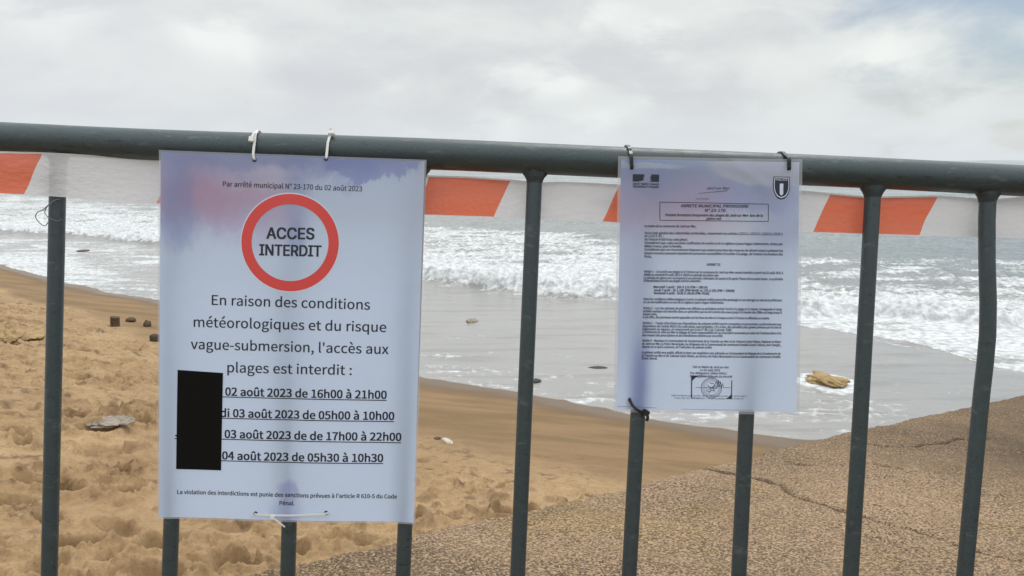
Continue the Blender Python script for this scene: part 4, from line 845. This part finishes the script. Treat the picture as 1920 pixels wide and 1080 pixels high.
def text_block(k, name, rows_, mat_, lift, font=None, slant=0., parent=None):
    """all lines of one printed block as one mesh; a line is stretched between its measured ends"""
    pp, off = NOT[k]; mb = MB(); font = font or SANS
    capH = .257 if font is SANS else None
    for (s_, u0, v0, u1, v1, cap, wt) in rows_:
        ch = max(q_[1] for sp_ in font['E'][1] for q_ in sp_)
        sc = cap/1000/ch
        adv = sum(font[c_][0] for c_ in s_); first = min(q_[0] for sp_ in font[s_[0]][1] for q_ in sp_)
        last = font[s_[-1]][0]-max(q_[0] for sp_ in font[s_[-1]][1] for q_ in sp_)
        natural = (adv-first-last)*sc
        wid = math.hypot((u1-u0)*SW[k], (v1-v0)*SH[k]); sx = sc*wid/natural
        cu = bpy.data.curves.new('line', 'CURVE'); cu.dimensions = '2D'; cu.fill_mode = 'BOTH'
        penx = -first
        for c_ in s_:
            a_, sps = font[c_]
            for sp_ in sps:
                s2 = cu.splines.new('POLY'); s2.points.add(len(sp_)-1); s2.use_cyclic_u = True
                for pt, (gx, gy) in zip(s2.points, sp_): pt.co = ((penx+gx)*sx+slant*gy*sc, gy*sc, 0, 1)
            penx += a_
        ob = bpy.data.objects.new('line', cu); COL.objects.link(ob)
        dg = bpy.context.evaluated_depsgraph_get(); ev = ob.evaluated_get(dg); me = bpy.data.meshes.new_from_object(ev)
        vs_ = []
        for v_ in me.vertices:
            f = v_.co.x/wid; u = u0+(u1-u0)*f; v = v0+(v1-v0)*f - v_.co.y/SH[k]
            vs_.append((u, v))
        r_ = wt*cap/1000*.018; fs = [tuple(p_.vertices) for p_ in me.polygons]      # heavier strokes: the outline struck several times
        strikes = [(0, 0)] if wt < .5 else [(-r_, -.6*r_), (r_, -.6*r_), (-r_, .6*r_), (r_, .6*r_)]
        for n_, (ox, oy) in enumerate(strikes):
            mb.add([at_sheet(k, u+ox/SW[k], v+oy/SH[k], lift+n_*1.5e-5)+off for u, v in vs_], fs)
        bpy.data.objects.remove(ob); bpy.data.meshes.remove(me); bpy.data.curves.remove(cu)
    return mb.build(name, mat_, parent or pp, smooth=False)
def rows_of(b): return [(s_, *r_[:6]) for (bl, s_, *r_) in TEXT if bl == b]
def ellipse(k, c_, r_, n=72, r2=None): return [(c_[0]+r_/SW[k]*math.cos(2*math.pi*i/n), c_[1]+(r2 or r_)/SH[k]*math.sin(2*math.pi*i/n)) for i in range(n)]
def annulus(k, c_, r0, r1, n=96):
    return [[(c_[0]+r_/SW[k]*math.cos(2*math.pi*j/n), c_[1]+r_/SH[k]*math.sin(2*math.pi*j/n)) for r_, j in ((r0, i), (r1, i), (r1, i+1), (r0, i+1))] for i in range(n)]

# the large one
big_, _ = sheet(1, 'beach_closure_notice', 'large laminated notice with a red ring reading ACCES INTERDIT tied to the barrier', M_PAPER_A, 'paper', .0022)
cR = (.4968, .2345)
poly_mesh(1, 'ring_ground', [[tuple(np.array(cR)+f*(np.array(e_)-np.array(cR))) for f, e_ in ((f0, a_), (f1_, a_), (f1_, b_), (f0, b_))] for (f0, f1_) in ((.02, .25), (.25, .5), (.5, .75), (.75, 1.)) for a_, b_ in zip(ellipse(1, cR, .0595, 72), ellipse(1, cR, .0595, 72)[1:]+ellipse(1, cR, .0595, 72)[:1])][:0] or annulus(1, cR, .0575, .0592), M_WHITE, .0002)
poly_mesh(1, 'prohibition_ring', annulus(1, cR, .0456, .0578), M_RED, .0003)
text_block(1, 'ring_lettering', rows_of('ring'), M_INK, .0003, GROT)
text_block(1, 'printed_heading', rows_of('heading'), M_INK, .0003)
text_block(1, 'warning_text', rows_of('warn'), M_INK, .0003)
for e_ in TEXT:
    if e_[0] == 'sched':
        ln_ = text_block(1, 'schedule_line', [tuple(e_[1:8])], M_INK, .0003)
        poly_mesh(1, 'underline', strip(1, e_[8][:2], e_[8][2:], .0011), M_INK, .0004)
text_block(1, 'penalty_text', rows_of('penalty'), M_INK, .0003)
PA = [(.0762, .5873), (.2501, .5921), (.2449, .8612), (.0715, .8602)]
def quad_cells(P, n, m_):
    g = lambda s_, t_: tuple((1-s_)*(1-t_)*P[0][i]+s_*(1-t_)*P[1][i]+s_*t_*P[2][i]+(1-s_)*t_*P[3][i] for i in (0, 1))
    return [[g(i/n, j/m_), g((i+1)/n, j/m_), g((i+1)/n, (j+1)/m_), g(i/n, (j+1)/m_)] for i in range(n) for j in range(m_)]
poly_mesh(1, 'black_patch', quad_cells(PA, 10, 16), M_BLACK, .0007)
for h_ in [(.3819, .9780), (.6542, .9719), (.3566, .0171), (.6238, .0075)]:
    poly_mesh(1, 'dark_hole_disc', [ellipse(1, h_, .0026, 20)], M_INKG, .0004)  # dark disc painted on for the opening's darkness; the sheet is uncut

# the small one
sm_, _ = sheet(2, 'municipal_decree_notice', 'smaller laminated sheet of dense printed decree text with a shield emblem', M_PAPER_B, 'paper', .0035)
for b_, nm, mt in (('decree', 'decree_text', M_INKG), ('sign', 'signature_text', M_INKG), ('foot', 'footer_text', M_INKG), ('logo', 'logo_text', M_INK)): text_block(2, nm, rows_of(b_), mt, .0003)
text_block(2, 'title_text', rows_of('head'), M_INK, .0003, slant=.22)
BX = [(.2299, .1731), (.8203, .1742), (.8201, .2408), (.2316, .2434)]
poly_mesh(2, 'title_box', [q_ for a_, b_ in zip(BX, BX[1:]+BX[:1]) for q_ in strip(2, a_, b_, .0007)], M_INK, .0003)
poly_mesh(2, 'heading_flourish', strip(2, (.4393, .1377), (.5175, .1306), .0004)+strip(2, (.5175, .1316), (.5987, .1245), .0006), M_INKG, .0003)
lx, rx_, ty, by_ = .0805, .2230, .0680, .0960
def lp(fx_, fy_): return (lx+(rx_-lx)*fx_, ty+(by_-ty)*fy_)
poly_mesh(2, 'republic_logo', [[lp(0, 0), lp(.42, 0), lp(.45, .22), lp(.40, .45), lp(.43, .7), lp(.36, .86), lp(.22, 1), lp(0, 1)], [lp(.70, 0), lp(1, 0), lp(1, 1), lp(.62, 1), lp(.72, .85), lp(.66, .68), lp(.72, .55), lp(.64, .42), lp(.71, .25)]], M_INK, .0003)
sx0, sx1, sy0, sy1 = .8450, .9345, .0680, .1560; cxs = (sx0+sx1)/2
def shield(g, n=14):
    c_ = (sx0+sx1)/2; hw = (sx1-sx0)/2*g; my = sy0+(sy1-sy0)*.40; hy = (sy1-sy0)
    top = my-(my-sy0)*g
    side = [(hw*(1.0+.04*math.sin(math.pi*f))*(1-max(0, f-.30)**1.75*1.87 if f > .3 else 1-.06*(.3-f)), my+(sy1-my)*g*1) for f in ()]
    R_ = []
    for i in range(n+1):
        f = i/n; y_ = sy0*0+top+(my+(sy1-my)*g-top)*f
        w_ = hw*(.97+.05*math.sin(min(f/.5, 1)*math.pi/2)) if f < .42 else hw*1.02*math.sqrt(max(0, 1-((f-.42)/.58)**1.9))
        R_.append((w_, y_))
    return [(c_+w_, y_) for w_, y_ in R_]+[(c_-w_, y_) for w_, y_ in R_[::-1][1:]]
_n = 28; _s = shield(1, _n); poly_mesh(2, 'police_shield', [[_s[i], _s[i+1], (2*cxs-_s[i+1][0], _s[i+1][1]), (2*cxs-_s[i][0], _s[i][1])] for i in range(_n)], M_INK, .0003)
poly_mesh(2, 'shield_border', [[a_, b_, d_, c_] for A_2, B_2 in [(shield(.90), shield(.82))] for (a_, b_), (c_, d_) in zip(zip(A_2, A_2[1:]+A_2[:1]), zip(B_2, B_2[1:]+B_2[:1]))], M_WHITE, .0005)
poly_mesh(2, 'shield_bar', [[(cxs-.0095, .0945), (cxs+.0095, .0945), (cxs+.0095, .134), (cxs, .141), (cxs-.0095, .134)]], M_WHITE, .0006)
text_block(2, 'shield_lettering', [('POLICE', cxs-.031, .0835, cxs+.031, .0833, 2.0, 1.2)], M_WHITE, .0006)
# stamp: frame corners, seal and signature
SQ = [(.4185, .8489), (.6335, .8486), (.6349, .9385), (.4195, .938)]
stp = strip(2, SQ[0], SQ[3], .0013)+strip(2, (.6345, .865), (.6349, .9385), .0011)+strip(2, SQ[0], (.50, .8488), .0007)+strip(2, (.4195, .9375), (.47, .9378), .0006)
stp += [[(.4185, .8489), (.455, .8489), (.436, .858), (.4185, .872)], [(.605, .9385), (.6349, .9385), (.6349, .918), (.622, .93)]]
cS = (.5253, .8965)
stp += annulus(2, cS, .0118, .0124, 48)+annulus(2, cS, .0086, .0089, 40)
random.seed(4)
for k_ in range(26):     # worn engraving inside the seal
    a_ = random.uniform(0, 6.28); r_ = random.uniform(0, .0075); a2 = a_+random.uniform(-.9, .9); r2 = random.uniform(0, .008)
    stp += strip(2, (cS[0]+r_*math.cos(a_)/SW[2], cS[1]+r_*math.sin(a_)/SH[2]), (cS[0]+r2*math.cos(a2)/SW[2], cS[1]+r2*math.sin(a2)/SH[2]), random.uniform(.0003, .0007), 2)
for k_ in range(30):     # the seal's rim of small marks
    a_ = k_/30*6.283; stp += strip(2, (cS[0]+.0097*math.cos(a_)/SW[2], cS[1]+.0097*math.sin(a_)/SH[2]), (cS[0]+.0111*math.cos(a_+.05)/SW[2], cS[1]+.0111*math.sin(a_+.05)/SH[2]), .0006, 1)
poly_mesh(2, 'official_stamp', stp, M_INKG, .0004)
sg = [(.44, .8955), (.50, .8952), (.535, .892), (.555, .868), (.556, .895), (.563, .866), (.566, .893), (.574, .870), (.577, .896), (.586, .877), (.590, .894), (.60, .8945), (.627, .8935)]
poly_mesh(2, 'handwritten_signature', [q_ for a_, b_ in zip(sg, sg[1:]) for q_ in strip(2, a_, b_, .0005, 2)], M_INK, .0005)
poly_mesh(2, 'printed_rule', strip(2, (.0225, .9757), (.2331, .9805), .0003), M_INKG, .0003)
poly_mesh(2, 'printed_rule', strip(2, (.3686, .9833), (.7548, .9834), .0003), M_INKG, .0003)

# ------------------------------------------------------------------ cable ties
def flat_prof(w_, h_): return [(-w_/2, -h_/2), (w_/2, -h_/2), (w_/2, h_/2), (-w_/2, h_/2)]
def place(off_mesh_parent, name, label, cat, group): 
    return tag(empty(name, FM @ Matrix.Translation(off_mesh_parent)), label, cat, group)
def rail_tie(label, k, uh, vh, xt, xh, yh, wt, mat_, head=None, tail=None, th=.0011, group=None, rr_=.0204):
    zf = at_sheet(k, uh, vh).z+.0013; yt_ = at_sheet(k, uh, 0).y; zt = at_sheet(k, uh, 0).z+.0011; xm = xh*(1-.35)+xt*.35
    org = Vector((xt, 0, 0)); root = place(org, 'cable_tie', label, 'cable tie', group)
    P = [(xh, yh-.0005, zf-.0028), (xh, yh+.0010, zf-.0002), (xh*.85+xt*.15, (yh*.6+yt_*.4), zf*.6+zt*.4+.0002), (xm, yt_+.0006, zt)]
    ty_ = yt_+.0012; a0 = int(max(14, math.degrees(math.asin(min(.95, ty_/rr_)))+16))
    for a in range(a0, 255, 12):
        f = min(1, max(0, (a-a0)/70)); P.append((xm*(1-f)+xt*f, rr_*math.sin(R(a)), rr_*math.cos(R(a))))
    P += [(xt*.5+xh*.5, -.0212, -.002), (xh, min(-.0208, yh-.003), .010), (xh, yh-.003, .0185)]
    P = smooth_path([tuple(Vector(p_)-org) for p_ in P]+[tuple(Vector(P[0])-org)], 3)[:-1]
    mb = MB(); mb.sweep(P, flat_prof(wt, th), closed=True, wdir=(1, 0, 0)); mb.build('strap', mat_, root)
    if head:
        mb = MB(); mb.box(Vector(head[0])-org, head[1], Matrix.Rotation(head[2], 3, 'X') @ Matrix.Rotation(head[3], 3, 'Z')); mb.build('head', mat_, root)
    if tail:
        mb = MB(); mb.sweep([Vector(q_)-org for q_ in smooth_path(tail, 4)], flat_prof(wt*.9, th), wdir=(1, 0, 0)); mb.build('tail', mat_, root)
    return root
g_ = None
h1 = at_sheet(1, .3566, .0171); h2 = at_sheet(1, .6238, .0075)
rail_tie('white cable tie with head on the rail front, above the large notice', 1, .3566, .0171, -.3078, h1.x, h1.y, .0029, M_TIEW,
         ((-.3087, .0068, .0212), (.0030, .0034, .0022), -.33, 0), [(-.3085, .009, .0215), (-.3075, .0135, .0185), (-.3068, .0155, .0165)])
rail_tie('white cable tie with head standing above the rail, over the large notice', 1, .6238, .0075, -.2172, h2.x, h2.y, .0029, M_TIEW,
         ((-.2168, .0188, .0135), (.0032, .0026, .0030), -.6, .1), [(-.2168, .020, .0135), (-.2172, .0225, .0137), (-.2175, .0245, .0142)])
b1 = at_sheet(2, .0739, .046); b2 = at_sheet(2, .9281, .0397)
rail_tie('black cable tie over the rail at the top left corner of the small notice', 2, .0739, .046, .1376, b1.x, b1.y, .0040, M_TIEB, th=.0022, rr_=.0207)
rail_tie('black cable tie over the rail at the top right corner of the small notice', 2, .9281, .0397, .3236, b2.x, b2.y, .0040, M_TIEB, th=.0022, rr_=.0207)
# white tie across the foot of the large notice
A_3 = at_sheet(1, .3819, .9780, .002); B_3 = at_sheet(1, .6542, .9719, .002); org = Vector((-.2558, -.44, .014))
root = place(org, 'cable_tie', 'white cable tie laid across the foot of the large notice between two holes', 'cable tie', None)
mid_ = [A_3*(1-f)+B_3*f+Vector((0, -.0018*math.sin(math.pi*f), .0012)) for f in (0, .2, .4, .6, .8, 1)]
P = mid_ + [Vector((B_3.x+.002, B_3.y, .008)), Vector((B_3.x-.004, B_3.y, .001)), Vector((-.2480, A_3.y, -.0105)), Vector((-.2640, A_3.y, -.0105)), Vector((A_3.x+.004, A_3.y, .001)), Vector((A_3.x-.002, A_3.y, .008))]
P = smooth_path(P+[P[0]], 4)[:-1]
mb = MB(); mb.sweep([q_-org for q_ in P], flat_prof(.0021, .0009), closed=True, wdir=(0, 1, 0)); mb.build('strap', M_TIEW, root)
H3 = at_sheet(1, .4512, .9840, .0042); mb = MB(); mb.box(H3-org, (.0026, .0023, .0018), Matrix.Rotation(-.2, 3, 'Z')); mb.build('head', M_TIEW, root)
mb = MB(); mb.sweep([q_-org for q_ in smooth_path([H3, H3+Vector((.006, -.0035, .001)), at_sheet(1, .5014, 1.0096, .006)], 5)], flat_prof(.0019, .0009), wdir=(0, 0, 1)); mb.build('tail', M_TIEW, root)
# black tie round the bar at the lower left corner of the small notice
org = Vector((.1664, -.294, 0)); root = place(org, 'cable_tie', 'black cable tie knotted round a bar at the bottom of the small notice', 'cable tie', None)
h_ = at_sheet(2, .0852, .948)
P = [(h_.x, h_.y, h_.z+.0022), (h_.x+.004, h_.y-.0068, h_.z+.0036), (.1625, -.2962, .0175), (.1690, -.2995, .0155), (.1745, -.3000, .0085), (.1772, -.2985, 0), (.1745, -.2965, -.0085), (.1664, -.294, -.0118), (.158, -.290, -.0085), (.1535, -.2865, .002), (h_.x, h_.y+.0005, h_.z-.002)]
P = smooth_path([tuple(Vector(q_)-org) for q_ in P]+[tuple(Vector(P[0])-org)], 4)[:-1]
mb = MB(); mb.sweep(P, flat_prof(.0034, .0020), closed=True, wdir=(.4, .9, 0)); mb.build('strap', M_TIEB, root)
mb = MB(); mb.box(Vector((.1745, -.3003, .0120))-org, (.0042, .0034, .0034), Matrix.Rotation(-.5, 3, 'Z')); mb.build('head', M_TIEB, root)
mb = MB(); mb.sweep([Vector(q_)-org for q_ in smooth_path([(.1755, -.302, .0125), (.177, -.306, .013), (.1758, -.3105, .0128)], 4)], flat_prof(.0036, .0016), wdir=(1, 0, 0)); mb.build('tail', M_TIEB, root)
